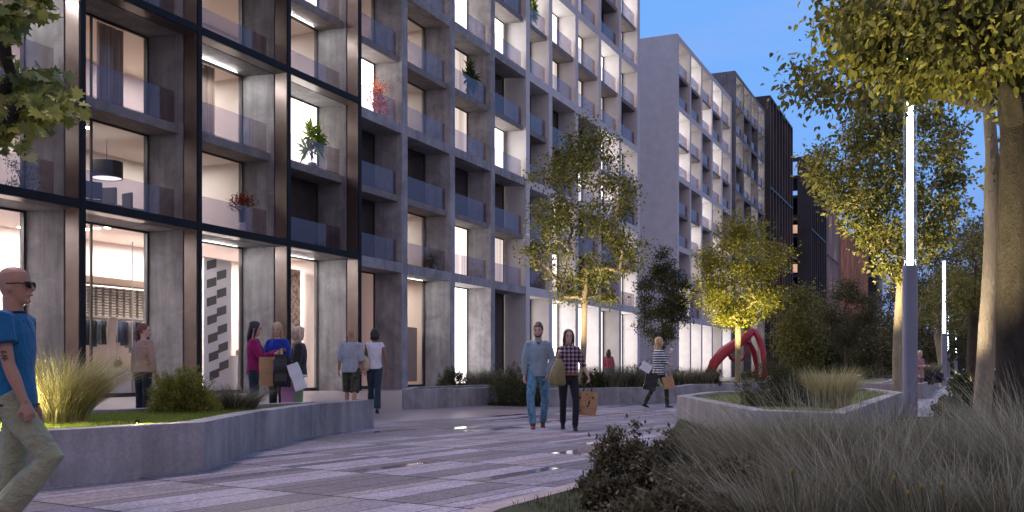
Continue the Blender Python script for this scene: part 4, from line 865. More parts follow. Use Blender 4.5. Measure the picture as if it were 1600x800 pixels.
def person(px, d, h, fr, label, pose, skin, top, legs, shoes, hair=None, female=False, vx=.011, name='person', cat='person', group=None):
    s = h/1.75; x, y = ray(px, d); rz = YAW+math.atan2(-fr[0], fr[1])
    root = thing(name, (x, y, 0), rz, label, cat, group, s)
    g = pose.get; TH, SH = .435, .42
    hw = .088; sw = .150 if female else .168
    lean = g('lean', V3(0, 0, 0)); hips = V3(0, 0, .91)
    J = {}
    for sd, nm in ((1, 'r'), (-1, 'l')):
        hp = hips+V3(sd*hw, 0, 0); kn = hp+V3(*g('t'+nm, (0, 0, -1))).normalized()*TH; an = kn+V3(*g('s'+nm, (0, 0, -1))).normalized()*SH
        J['hp'+nm], J['kn'+nm], J['an'+nm] = hp, kn, an
    low = min(J['anr'].z, J['anl'].z)-.075+g('dz', 0); dz = V3(0, 0, -low)
    for k in list(J): J[k] = J[k]+dz
    hips = hips+dz; up = lambda z: V3(0, 0, z)+lean*((z-.91)/.55)+dz    # spine point of nominal height z
    kk = 1.0
    for sd, nm in ((1, 'r'), (-1, 'l')):
        shd = up(1.405)+V3(sd*sw, 0, 0)+V3(*g('sh'+nm, (0, 0, 0))); el = shd+V3(*g('u'+nm, (sd*.12, 0, -1))).normalized()*.285; wr = el+V3(*g('f'+nm, (sd*.03, .12, -1))).normalized()*.245
        J['shd'+nm], J['el'+nm], J['wr'+nm] = shd, el, wr
    neck = up(1.44); hy, hpch = g('head', (0, 0)); hc = up(1.62)+V3(0, .018, 0)+V3(*g('hoff', (0, 0, 0)))
    HM = Matrix.Rotation(-hy, 3, 'Z') @ Matrix.Rotation(hpch, 3, 'X')
    H = lambda a, b, c: hc+HM @ V3(a, b, c)
    # ---- body: one continuous surface
    b = MB()
    tors = [(.86, .132, .095), (.93, .142, .10), (1.03, .128 if female else .135, .092), (1.10, .118 if female else .138, .088), (1.22, .140 if female else .158, .10), (1.33, .148 if female else .172, .10), (1.40, .125 if female else .15, .080), (1.435, .075, .062), (1.46, .052, .054)]
    b.tube([up(z) for z, _, _ in tors], [(ry, rx) for _, rx, ry in tors], 18, up=(0, 1, 0))
    b.tube([up(1.42), neck+V3(0, .005, .03), hc+V3(0, -.012, -.06)], [.056, .050, .050] if female else [.066, .060, .060], 12)
    hs = [(-.118, .045, .022, .020), (-.104, .040, .045, .036), (-.08, .028, .064, .050), (-.05, .014, .080, .061), (-.01, .004, .092, .070), (.04, -.006, .098, .075), (.08, -.010, .088, .068), (.105, -.012, .064, .050), (.120, -.012, .03, .024)]
    hb = MB(); hb.tube([(0, yc, z) for z, yc, _, _ in hs], [(ry, rx) for _, _, ry, rx in hs], 18, up=(0, 1, 0)); b_head = hb
    hb.tube([(0, .090, .022), (0, .103, -.002), (0, .116, -.026), (0, .098, -.034)], [(.008, .008), (.010, .010), (.013, .015), (.006, .012)], 8)
    for e in (-1, 1): hb.ball((e*.072, -.008, -.012), (.011, .019, .030), 10, 8)
    hb.ball((0, .078, -.098), (.022, .020, .016), 10, 6); hb.tube([(-.035, .086, .024), (0, .096, .026), (.035, .086, .024)], [.008, .009, .008], 8)
    hb.ball((0, .090, -.058), (.022, .014, .012), 10, 6)
    n0 = len(b.v); b.v += [tuple(H(*p)) for p in hb.v]; b.f += [tuple(i+n0 for i in f) for f in hb.f]
    hands = {}
    for sd, nm in ((1, 'r'), (-1, 'l')):
        S, E2, W2 = J['shd'+nm], J['el'+nm], J['wr'+nm]; q = .85 if female else 1.
        b.tube([S+V3(-sd*.05, 0, .0), S, S.lerp(E2, .35), E2, E2.lerp(W2, .3), W2], [.05*q, .052*q, .046*q, .038*q, .040*q, .026*q], 12)
        fd = (W2-E2).normalized(); nrm = V3(*g('n'+nm, (-sd, .2, 0)))
        hands[nm] = hand(b, W2, fd if not g('h'+nm) else V3(*g('h'+nm)), nrm, 1, g('curl'+nm, .45), g('ts'+nm, -sd))
        A, K, F_ = J['hp'+nm], J['kn'+nm], J['an'+nm]
        b.tube([A+V3(0, 0, .03), A.lerp(K, .3), K, K.lerp(F_, .3), F_, F_-V3(0, 0, .02)], [.070, .064, .046, .046, .032, .032], 12)
    sk = vox(b, 'body', skin, root, vx, 3); sk.name = 'body'
    # ---- eyes, brows, lips
    if g('face', True):
        for e in (-1, 1):
            MB().ball(tuple(H(e*.030, .083, .004)), .0095, 8, 6).build('eye', M_eye, root, True, local=True)
            MB().tube([H(e*.016, .096, .020), H(e*.032, .094, .024), H(e*.046, .080, .020)], .0035, 6).build('eyebrow', (hair or {}).get('m', M_brow), root, True, local=True)
        MB().tube([H(-.022, .094, -.060), H(0, .103, -.058), H(.022, .094, -.060)], [(.003, .004), (.006, .005), (.003, .004)], 8).build('lips', M_lip, root, True, local=True)
    # ---- upper garment
    o = top.get('off', .016); t_ = MB(); hem = top.get('hem', .88)
    sec = [(hem, .156 if female else .150, .110), (max(hem+.04, .93), .158 if female else .152, .112), (1.03, .136 if female else .142, .100), (1.10, .126 if female else .142, .096), (1.22, .150 if female else .166, .108), (1.33, .155 if female else .168, .106), (1.40, .13 if female else .156, .086), (1.437, .086, .072), (top.get('neck', 1.455), .058, .060)]
    if top.get('flare'): sec[0] = (hem, .185, .128)
    t_.tube([up(z) for z, _, _ in sec], [(ry+o, rx+o) for _, rx, ry in sec], 20, up=(0, 1, 0))
    for sd, nm in ((1, 'r'), (-1, 'l')):
        S, E2, W2 = J['shd'+nm], J['el'+nm], J['wr'+nm]; sl = top.get('sleeve', 'long'); q = .9 if female else 1.; ex = top.get('puff', 0)
        P = [S+V3(-sd*.06, 0, -.01), S+V3(-sd*.01, 0, .0)]; Rr = [(.062+o)*q, (.058+o)*q]
        if sl == 'long': P += [S.lerp(E2, .5), E2, E2.lerp(W2, .5), E2.lerp(W2, .95)]; Rr += [(.050+o)*q+ex, (.044+o)*q+ex, (.038+o)*q+ex, (.030+o)*q]
        elif sl == 'elbow': P += [S.lerp(E2, .5), E2, E2.lerp(W2, .22)]; Rr += [(.050+o)*q, (.045+o)*q, (.046+o)*q]
        elif sl == 'short': P += [S.lerp(E2, .3), S.lerp(E2, .55)]; Rr += [(.054+o)*q, (.054+o)*q]
        elif sl == 'cap': P += [S.lerp(E2, .22)]; Rr += [(.056+o)*q]
        t_.tube(P, Rr, 14)
    if top.get('collar'): t_.tube([up(1.43)+V3(0, .0, .0), up(1.475)+V3(0, -.006, 0)], [(.078, .078), (.070, .068)], 14, up=(0, 1, 0))
    vox(t_, top.get('name', 'shirt'), top['m'], root, vx, 3)
    # ---- trousers
    l_ = MB(); lo = legs.get('off', .014); cut = legs.get('cut', .96)
    l_.tube([up(legs.get('waist', .985)), up(.93), up(.87), up(.82)], [(.098+lo, .132+lo), (.102+lo, .142+lo), (.094+lo, .138+lo), (.06, .10)], 18, up=(0, 1, 0))
    rk, ra_ = legs.get('rk', .058), legs.get('ra', .045)
    for nm in 'rl':
        A, K, F_ = J['hp'+nm], J['kn'+nm], J['an'+nm]
        if cut > .5: P = [A+V3(0, 0, .03), A.lerp(K, .4), K, K.lerp(F_, .45), K.lerp(F_, cut)]; Rr = [.076+lo, .068+lo, rk*.92+lo, (rk*.55+ra_*.45)+lo*.9, ra_+lo]
        else: P = [A+V3(0, 0, .03), A.lerp(K, .4), K, K.lerp(F_, cut)]; Rr = [.080+lo, .078+lo, rk+.016+lo, rk+.02+lo]
        l_.tube(P, Rr, 14)
    vox(l_, legs.get('name', 'trousers'), legs['m'], root, vx, 3)
    # ---- shoes
    for nm in 'rl':
        F_ = J['an'+nm]; K = J['kn'+nm]; sh = (F_-K).normalized(); fwd = V3(*g('ft'+nm, (0, 1, 0)))
        pt = g('pt'+nm, 0); fwd = (fwd-sh*0).normalized(); fwd = V3(fwd.x, fwd.y*math.cos(pt), fwd.z-math.sin(pt)); dn = V3(0, -math.sin(pt), -math.cos(pt))
        m_ = MB(); hh = shoes.get('heel', 0)
        P = [F_+dn*.045-fwd*.045, F_+dn*.045, F_+dn*.052+fwd*.07, F_+dn*.056+fwd*.13, F_+dn*.058+fwd*.165]
        m_.tube(P, [(.030, .030), (.036, .036), (.028, .042), (.020, .040), (.012, .024)], 12, up=tuple(dn))
        if shoes.get('boot'): m_.tube([F_-sh*.12*shoes['boot'], F_, F_+dn*.04], [.052, .046, .040], 12)
        if hh: m_.tube([F_+dn*.05-fwd*.04, F_+dn*.085-fwd*.045], [.014, .010], 8)
        vox(m_, 'shoe', shoes['m'], root, max(.008, vx*.8), 2)
    # ---- hair
    if hair:
        q = MB(); k = hair['k']
        hh_ = [(-.045, -.035, .058, .066), (-.01, -.026, .080, .079), (.04, -.016, .098, .084), (.08, -.014, .096, .077), (.112, -.014, .074, .058), (.130, -.014, .03, .026)]
        if k == 'stubble': hh_ = [(a, b_-.004, c-.010, d_-.006) for a, b_, c, d_ in hh_[1:]]
        if k == 'quiff': hh_ = [(a, b_+.004*(a > .07), c+.004, d_) for a, b_, c, d_ in hh_]; hh_[-1] = (.140, .0, .05, .04)
        q.tube([(0, yc, z) for z, yc, _, _ in hh_], [(ry, rx) for _, _, ry, rx in hh_], 18, up=(0, 1, 0))
        Lh = hair.get('len', .28)
        if k == 'long':
            q.tube([(0, -.05, .06), (0, -.068, -.05), (0, -.085, -.05-Lh*.5), (0, -.085, -.05-Lh)], [(.06, .078), (.05, .082), (.038, .085), (.018, .055)], 14, up=(0, 1, 0))
            for e in (-1, 1): q.tube([(e*.045, .05, .095), (e*.072, .04, .03), (e*.080, .02, -.05), (e*.085, .01, -.05-Lh*.7)], [(.022, .018), (.026, .016), (.030, .018), (.012, .012)], 8)
        if k == 'bob':
            q.tube([(0, -.045, .06), (0, -.055, -.05), (0, -.05, -.12)], [(.065, .082), (.055, .086), (.035, .075)], 14, up=(0, 1, 0))
            for e in (-1, 1): q.tube([(e*.045, .04, .09), (e*.075, .03, .02), (e*.080, .02, -.10)], [(.024, .018), (.028, .016), (.018, .012)], 8)
        if k == 'pony':
            q.ball((0, -.095, .03), (.03, .03, .03)); q.tube([(0, -.10, .03), (0, -.135, -.02), (0, -.125, -.12), (0, -.115, -.26)], [.024, .030, .028, .012], 10)
        hm = MB(); hm.v = [tuple(H(*p)) for p in q.v]; hm.f = q.f
        vox(hm, 'hair', hair['m'], root, vx, 2)
        if hair.get('beard'):
            q = MB(); q.tube([(-.066, .0, -.03), (-.058, .035, -.065), (-.035, .072, -.092), (0, .088, -.102), (.035, .072, -.092), (.058, .035, -.065), (.066, .0, -.03)], [(.02, .010)]*7, 8); q.tube([(-.03, .088, -.044), (0, .100, -.042), (.03, .088, -.044)], .006, 6)
            hm = MB(); hm.v = [tuple(H(*p)) for p in q.v]; hm.f = q.f; vox(hm, 'beard', hair['m'], root, .009, 2)
    Rz = Matrix.Rotation(rz, 3, 'Z'); W_ = lambda p: Vector((x, y, 0))+Rz @ (p*s)
    root_info = {'root': root, 'W': W_, 'J': J, 'H': H, 'hand': {k: W_(v) for k, v in hands.items()}, 's': s, 'up': up, 'rz': rz}
    return root_info
M_eye = mat('eye', (.05, .035, .03), .2); M_brow = mat('brow', (.06, .04, .03), .8); M_lip = mat('lips', (.42, .14, .13), .5)
SK = skinm('fair_skin', (.56, .34, .25)); SKt = skinm('tanned_skin', (.40, .21, .13)); SKd = skinm('brown_skin', (.24, .12, .07))
def hairm(name, c): return noisy(name, tuple(v*.6 for v in c), tuple(v*1.4 for v in c), 40, 4, .45, .5, 160, stretch=(1, 1, .1), spec=.5)
H_black = hairm('black_hair', (.014, .011, .011)); H_brown = hairm('dark_brown_hair', (.045, .024, .015)); H_red = hairm('auburn_hair', (.16, .05, .025)); H_blond = hairm('blond_hair', (.50, .32, .15)); H_ash = hairm('ash_blond_hair', (.55, .44, .30))
shoe_b = mat('black_leather', (.012, .011, .012), .4); shoe_br = noisy('brown_leather', (.10, .045, .02), (.16, .075, .035), 10, 3, .6, .2, 60)
denim = recolor(cloth('faded_blue_jeans', (.10, .22, .32), .35, .9, .8, 9), [], (0, 0, 0)) if False else cloth('faded_blue_jeans', (.12, .26, .36), .55, .9, .9, 9)
black_t = cloth('black_trousers', (.014, .015, .020), .3, .8, .5)
# 1 bald man in blue
c_blue = cloth('blue_jersey', (.006, .105, .22), .2, .8, .6, 5); khaki = cloth('khaki_cotton', (.30, .30, .18), .16, .85, 1.1, 6, (1, 1, 1.5))
p1 = person(22, 5.3, 1.50, (1, .04), 'bald man in a blue t-shirt, khaki trousers and glasses walking in at the left edge',
    dict(tr=(0, .60, -.80), sr=(0, -.66, -.75), ptr=.9, tl=(0, -.12, -1), sl=(0, -.25, -1), ur=(.10, .24, -1), fr=(.0, .42, -1), curlr=.75, ul=(-.1, -.1, -1), fl=(0, .3, -1), lean=V3(0, -.01, 0), head=(0, .03), dz=.0, nr=(-.6, -.8, 0)),
    skinm('deep_tan_skin', (.36, .19, .12)), dict(m=c_blue, sleeve='short', hem=.86, name='t_shirt', neck=1.452), dict(m=khaki, off=.022, rk=.066, ra=.066), dict(m=shoe_br), None, vx=.0075)
r = p1['root']; Hh = p1['H']; up = p1['up']; J = p1['J']
gl = MB(); gl.tube([Hh(.078, -.02, .012), Hh(.076, .05, .014), Hh(.056, .095, .012)], .0035, 6); gl.tube([Hh(-.078, -.02, .012), Hh(-.076, .05, .014), Hh(-.056, .095, .012)], .0035, 6); gl.tube([Hh(-.056, .098, .014), Hh(0, .108, .014), Hh(.056, .098, .014)], .003, 6)
gl.build('glasses_frame', M_black, r, True, local=True)
for e in (-1, 1): MB().tube([Hh(e*.032, .101, .004), Hh(e*.032, .106, .004)], .022, 14).build('dark_lens', M_black, r, True, local=True)
tr = MB()
def ringband(c, ax, ru, rw, up_, w=.008, th=.004, n=24):
    ax = ax.normalized(); u = (up_-ax*up_.dot(ax)).normalized(); v = ax.cross(u); pts = [c+u*(ru*math.cos(2*math.pi*i/n))+v*(rw*math.sin(2*math.pi*i/n)) for i in range(n+1)]; return pts
pts = ringband(J['shdr'].lerp(J['elr'], .54), J['elr']-J['shdr'], .072, .072, V3(0, 1, 0)); tr.tube(pts, .0065, 6)
pts = ringband(J['shdl'].lerp(J['ell'], .54), J['ell']-J['shdl'], .072, .072, V3(0, 1, 0)); tr.tube(pts, .0065, 6); tr.build('sleeve_trim', cloth('navy_trim', (.008, .02, .06)), r, True, local=True)
MB().tube(ringband(up(1.452), V3(0, -.1, 1), .075, .073, V3(0, 1, 0)), .008, 6).build('collar_trim', cloth('navy_rib', (.008, .02, .06)), r, True, local=True)
MB().tube(ringband(up(.885), V3(0, 0, 1), .131, .178, V3(0, 1, 0)), .007, 6).build('waist_belt', cloth('dark_green_belt', (.03, .03, .015)), r, True, local=True)
pk = MB(); a = J['hpr']+V3(.104, -.085, -.02); pk.tube([a+V3(-.005, -.03, .004), a+V3(0, .02, .0), a+V3(-.004, .06, .006)], .003, 5); pk.build('pocket_seam', cloth('dark_khaki_seam', (.10, .10, .06)), r, True, local=True)  # thin dark khaki line along the pocket edge
tt = MB(); A = J['shdr'].lerp(J['elr'], .68)
for i in range(3): q = A.lerp(J['elr'], .12+.22*i); tt.tube([q+V3(.041, -.016, 0), q+V3(.0445, .0, -.006*((i % 2)*2-1)), q+V3(.039, .02, 0)], .0042, 5)
tt.tube([A+V3(.0455, 0, -.01), J['elr'].lerp(A, .3)+V3(.041, 0, 0)], .004, 5)
tt.build('tattoo', mat('tattoo_ink', (.12, .07, .055), .6), r, True, local=True)
# 2 auburn woman
p2 = person(224, 17, 1.72, (.42, .9), 'auburn haired woman in a tan jacket and black trousers looking into the shop', dict(tl=(-.06, .06, -1), tr=(.03, -.05, -1), ul=(-.22, -.02, -1), ur=(.22, 0, -1), fl=(-.15, .1, -1), fr=(.1, .1, -1), head=(.85, 0)),
    SK, dict(m=cloth('tan_leather', (.36, .235, .165), .2, .6, .6), sleeve='long', hem=.90, flare=True, name='jacket', off=.02), dict(m=black_t), dict(m=shoe_b, heel=1), dict(k='pony', m=H_red), True)
# 3 magenta
p3 = person(397, 16.2, 1.72, (1, .12), 'long haired brunette in a magenta sweater talking with the two blond women', dict(ur=(.05, .42, -.9), fr=(-.1, 1, .22), ul=(-.05, .5, -.8), fl=(.1, 1, .35), head=(0, -.12), tr=(0, .05, -1), nr=(-1, 0, 0)),
    SK, dict(m=cloth('magenta_knit', (.28, .008, .09), .2, .85, .5), sleeve='long', hem=.86, name='sweater'), dict(m=cloth('dark_teal_jeans', (.02, .035, .045), .3)), dict(m=shoe_b), dict(k='long', m=H_black, len=.20), True)
# 4 blue
p4 = person(434, 17.0, 1.74, (-.25, -1), 'blond woman in a royal blue jacket facing the viewer between her two friends', dict(ur=(.30, .2, -.9), fr=(.05, .7, .7), ul=(-.25, .2, -.9), fl=(.35, .9, -.05), head=(-.25, -.08), nr=(-1, .3, .5)),
    SK, dict(m=cloth('royal_blue_wool', (.008, .035, .30), .2, .8, .5), sleeve='long', hem=.88, name='jacket', off=.02), dict(m=black_t), dict(m=shoe_b), dict(k='long', m=H_blond, len=.16), True)
# 5 black jacket
p5 = person(467, 15.8, 1.62, (-1, -.18), 'blond woman in a black jacket and green trousers, rightmost of the three friends', dict(ur=(.1, .1, -1), fr=(-.3, .8, -.4), ul=(-.1, .1, -1), fl=(.2, .8, -.4), head=(0, .0)),
    SK, dict(m=cloth('black_bomber', (.016, .016, .012), .35, .6, .8), sleeve='long', hem=.90, name='jacket', off=.032, puff=.012), dict(m=cloth('sage_green_denim', (.16, .25, .12), .2), waist=.97), dict(m=shoe_b), dict(k='bob', m=H_ash), True)
MB().tube(ringband(p5['up'](.895), V3(0, 0, 1), .128, .178, V3(0, 1, 0)), .022, 8).build('white_hem', cloth('white_tee', (.7, .7, .7)), p5['root'], True, local=True)
# 6, 7 the couple seen from behind
shirt6 = cloth('grey_blue_shirt', (.34, .37, .40), .14, .85, .9, 8)
camo = cloth('camouflage_cotton', (.05, .05, .03), .9, .9, .4, 10, (1, 1, 1))
p6 = person(548, 21.4, 1.82, (.05, 1), 'bald man in a grey blue shirt and camouflage shorts walking away hand in hand', dict(tl=(-.02, .22, -1), sl=(0, -.1, -1), tr=(.02, -.12, -1), sr=(0, -.45, -1), ptr=.5, ul=(-.22, 0, -1), fl=(-.12, .15, -1), ur=(.2, 0, -1), fr=(.22, .12, -1), head=(0, .0), face=False),
    SKt, dict(m=shirt6, sleeve='elbow', hem=.84, name='shirt', off=.030, collar=True), dict(m=camo, cut=.12, off=.018, name='shorts'), dict(m=shoe_b), None)
p7 = person(585, 21.6, 1.82, (.0, 1), 'black haired woman in a white t-shirt and dark jeans walking away with a shoulder bag', dict(tl=(.02, .12, -1), sl=(0, 0, -1), tr=(-.02, -.18, -1), sr=(0, -.2, -1), ptr=.5, ul=(-.22, 0, -1), fl=(-.26, .12, -1), ur=(.26, .0, -1), fr=(.12, .1, -1), face=False),
    SKd, dict(m=cloth('white_cotton_tee', (.62, .62, .66), .12), sleeve='cap', hem=.90, name='t_shirt'), dict(m=cloth('dark_indigo_jeans', (.022, .04, .055), .3), rk=.054, ra=.062), dict(m=shoe_b, heel=1), dict(k='bob', m=H_black), True)
# 8 man in front
p8 = person(841, 15.9, 1.70, (-.02, -1), 'bearded man in a light blue sweater and faded jeans walking towards the viewer', dict(tr=(.10, .34, -1), sr=(-.10, .04, -1), tl=(-.06, -.12, -1), sl=(.10, -.60, -1), ptl=.8, ur=(.20, -.02, -1), fr=(.02, .10, -1), ul=(-.25, -.06, -1), fl=(.36, .36, -.9), head=(.15, 0), hl=(.3, .1, -1), nr=(-.8, -.5, 0)),
    SK, dict(m=cloth('light_blue_knit', (.27, .34, .38), .12, .9, .5), sleeve='long', hem=.87, name='sweater', collar=True, off=.010), dict(m=denim, rk=.056, ra=.046, off=.016), dict(m=shoe_br, boot=1.2), dict(k='quiff', m=H_brown, beard=True), vx=.009)
MB().tube([p8['up'](1.44)+V3(-.03, .085, .0), p8['up'](1.40)+V3(0, .118, 0), p8['up'](1.44)+V3(.03, .085, 0)], [(.010, .006), (.012, .006), (.010, .006)], 6).build('shirt_collar', cloth('navy_check_collar', (.05, .05, .09)), p8['root'], True, local=True)
# 9 woman in front, checked shirt
pl9 = cloth('checked_flannel', (.1, .03, .05), .1, .9, .4); 
recolor(pl9, [(band_tex(pl9, 2, 14, .34), (.50, .46, .48), .55), (band_tex(pl9, 0, 14, .34, .2), (.50, .46, .48), .5), (band_tex(pl9, 2, 14, .40, .45), (.012, .012, .035), .6), (band_tex(pl9, 0, 14, .42, .62), (.012, .012, .035), .6)], (.16, .035, .06))
p9 = person(888, 15.5, 1.58, (.03, -1), 'dark haired woman in a checked shirt and black jeans walking towards the viewer', dict(tl=(-.08, .32, -1), sl=(.04, .02, -1), tr=(.0, -.10, -1), sr=(-.04, -.60, -1), ptr=.8, ur=(.16, -.08, -1), fr=(-.05, .55, .62), curlr=1.1, ul=(-.38, .0, -1), fl=(-.38, .14, -.85), curll=1.0, head=(-.12, 0), nr=(-1, 0, .2), nl=(1, 0, 0), hl=(-.15, .05, -1)),
    SK, dict(m=pl9, sleeve='elbow', hem=.96, name='shirt', collar=True), dict(m=black_t, rk=.050, ra=.040), dict(m=shoe_b, boot=1.0), dict(k='long', m=H_brown, len=.22), True, vx=.009)
MB().tube(ringband(p9['up'](.965), V3(0, 0, 1), .122, .170, V3(0, 1, 0)), .017, 8).build('belt', noisy('tan_belt_leather', (.25, .10, .03), (.35, .15, .05), 10), p9['root'], True, local=True)
# 10 distant pink, 11 striped, 12 behind lamp
p10 = person(951, 41, 1.76, (.0, 1), 'distant woman in a pink top with long brown hair near the bright shop reveals', dict(face=False, ul=(-.2, 0, -1), ur=(.2, 0, -1)), SK, dict(m=cloth('pink_knit', (.42, .09, .14)), sleeve='long', hem=.93, name='sweater'), dict(m=denim), dict(m=shoe_b), dict(k='long', m=H_brown, len=.42), True, vx=.016)
st11 = cloth('striped_jersey', (.5, .5, .5), .1); recolor(st11, [(band_tex(st11, 2, 17, .5), (.010, .010, .014), 1.)], (.68, .68, .70))
p11 = person(1029, 24.6, 1.77, (.96, .25), 'long haired blond woman in a striped top raising a paper cup', dict(tr=(0, .42, -1), sr=(0, .05, -1), tl=(0, -.28, -1), sl=(0, -.55, -1), ptl=.4, ur=(.12, .30, -.9), fr=(.0, .55, .85), curlr=1., ul=(-.1, .3, -.9), fl=(.2, .7, -.2), head=(.1, .05), nr=(-1, 0, 0)),
    SK, dict(m=st11, sleeve='long', hem=.82, flare=True, name='striped_top', off=.02), dict(m=cloth('black_leather_leggings', (.015, .016, .014), .4, .4), rk=.05, ra=.042), dict(m=shoe_b, heel=1, boot=1.), dict(k='long', m=H_blond, len=.26), True)
p12 = person(1437, 33, 1.56, (.5, -1), 'distant person in dusty pink clothes and a pale cap behind the lamp post', dict(ul=(-.1, .2, -1), fl=(.2, .8, .1), ur=(.1, .2, -1), fr=(0, .8, .1)), SK, dict(m=cloth('dusty_pink_wool', (.34, .19, .20)), sleeve='long', hem=.72, flare=True, name='coat'), dict(m=cloth('mauve_leggings', (.22, .14, .16))), dict(m=shoe_b), dict(k='bob', m=hairm('pale_knit', (.5, .38, .38))), True, vx=.014)
# ------------------------------------------------------------------ things the people carry
kraft = noisy('kraft_paper', (.36, .21, .10), (.46, .28, .14), 5, 3, .8, .25, 20); M_wp = mat('white_card', (.66, .66, .68), .5); M_blk = noisy('black_gloss_paper', (.012, .012, .013), (.02, .02, .022), 4, 3, .3, .2, 12); M_pinkp = mat('pink_paper', (.50, .22, .36), .6)
def bag(pos, rz, w, h, dp, m, label, cat='shopping bag', tilt=0., name='shopping_bag', handle=.13, marks=None, roll=0., grp='carried shopping bags', flare=.0):
    """pos = top of the handles"""
    t = thing(name, tuple(pos), 0, label, cat, grp); t.rotation_euler = (tilt, roll, rz)
    b = MB(); zt = -handle; zb = zt-h; n = 8
    a = [(-w/2, -dp/2), (w/2, -dp/2), (w/2+.002, 0), (w/2, dp/2), (-w/2, dp/2), (-w/2-.002, 0)]
    rings = []
    for i in range(n+1):
        f = i/n; z = zb+(zt-zb)*f; k = len(b.v); rings.append(k); g_ = 1-.30*f**2
        for (x_, y_) in a: b.v.append((x_*(1+flare*f)+.004*math.sin(9*f+x_*20), y_*g_*(.75 if x_ in (w/2+.002, -w/2-.002) else 1)+.004*math.sin(13*f+x_*30), z))
    for p, q in zip(rings, rings[1:]):
        for i in range(6): j = (i+1) % 6; b.f.append((p+i, p+j, q+j, q+i))
    b.f.append(tuple(range(rings[0]+5, rings[0]-1, -1)))
    b.build('paper_body', m, t, local=True)
    for sy in (-1, 1): MB().tube([(-w*.2, sy*dp*.33, zt-.02), (-w*.17, sy*dp*.25, zt+handle*.75), (-w*.05, sy*.012, 0), (w*.05, sy*.012, 0), (w*.17, sy*dp*.25, zt+handle*.75), (w*.2, sy*dp*.33, zt-.02)], .005, 6).build('handle', M_blk, t, True, local=True)
    if marks:
        for (mx_, mz, sx, sz, an) in marks:
            mb = MB(); n = 9; pts = []
            for i in range(n):
                aa = 2*math.pi*i/n; rr = 1+.35*math.sin(3*aa+mx_*40); u, v = math.cos(aa)*sx*rr, math.sin(aa)*sz*rr
                pts.append((mx_+u*math.cos(an)-v*math.sin(an), -dp/2*(1-.30*((mz-zb)/(zt-zb))**2)-.006, mz+u*math.sin(an)+v*math.cos(an)))
            mb.poly(pts); mb.build('printed_mark', M_blk, t, local=True)
    return t
hp = p9['hand']['l']
mk = [(-.09, -.17, .010, .008, 0), (0, -.175, .022, .007, .1), (.075, -.16, .008, .008, 0), (-.10, -.235, .011, .028, -.3), (.10, -.22, .012, .026, .5), (.045, -.30, .013, .045, -.15), (.03, -.355, .026, .010, .7), (-.09, -.375, .009, .007, 0), (-.03, -.385, .010, .008, 0), (-.085, -.435, .022, .009, .1), (.04, -.21, .014, .006, .3), (-.02, -.27, .006, .010, 0)]
bag(hp+Vector((0, 0, .0)), YAW-.18, .33, .37, .13, kraft, 'brown paper bag with black printed marks held by the woman in the checked shirt', marks=mk, roll=.10)
# green gold bag between the couple
gq = noisy('olive_gold_satin', (.13, .105, .035), (.30, .25, .11), 5, 4, .35, .9, 12, stretch=(1, 1, .35))
hw_ = p9['hand']['r']; t = thing('handbag', (hw_.x, hw_.y, hw_.z), YAW, 'olive gold satin bag hanging between the walking couple', 'handbag')
g_ = MB(); g_.tube([(-.02, -.02, -.14), (-.03, -.03, -.25), (-.05, -.03, -.40), (-.05, -.03, -.52), (-.05, -.03, -.55)], [(.03, .05), (.06, .10), (.08, .13), (.08, .14), (.06, .12)], 16, up=(0, 1, 0)); b_ = MB(); vox(g_, 'bag_body', gq, t, .012, 2)
MB().tube([(-.02, -.01, -.15), (-.01, 0, -.05), (0, 0, .01)], .008, 6).build('strap', gq, t, True, local=True)
# bags of the three friends
h3 = p3['hand']['r']; x, y = ray(416, 15.7); bag(Vector((x, y, ZY(545, 15.7))), YAW+.25, .21, .46, .13, kraft, 'tall brown paper bag held by the woman in the magenta sweater', flare=.02)
x, y = ray(440, 15.6); bag(Vector((x, y, ZY(541, 15.6))), YAW, .20, .48, .14, M_blk, 'black glossy bag held between the magenta and royal blue jackets')
x, y = ray(452, 15.2); bag(Vector((x, y, ZY(556, 15.2))), YAW, .17, .42, .09, M_wp, 'tilted white and silver bag held by the blond woman in the black jacket', roll=-.35)
x, y = ray(452, 15.9); t5 = bag(Vector((x, y, ZY(592, 15.9))), YAW, .24, .36, .14, M_pinkp, 'pink paper bag low beside the green trousers')
# shoulder bag of the woman in white
sp = p7['W'](V3(-.19, -.09, 1.40)); t = thing('shoulder_bag', tuple(sp), YAW, 'cream shoulder bag on the back of the woman in the white t-shirt', 'shoulder bag')
g_ = MB(); g_.tube([(.0, -.02, -.22), (.02, -.03, -.30), (-.02, -.04, -.42), (-.05, -.03, -.50), (-.06, -.03, -.54)], [(.03, .04), (.06, .10), (.07, .15), (.06, .14), (.04, .09)], 14, up=(0, 1, 0)); vox(g_, 'bag_body', cloth('cream_canvas', (.48, .43, .28)), t, .014, 2)
MB().tube([(.02, .05, .03), (.01, -.01, .02), (.05, -.02, -.12), (.06, -.03, -.26)], .010, 6).build('strap', M_blk, t, True, local=True)
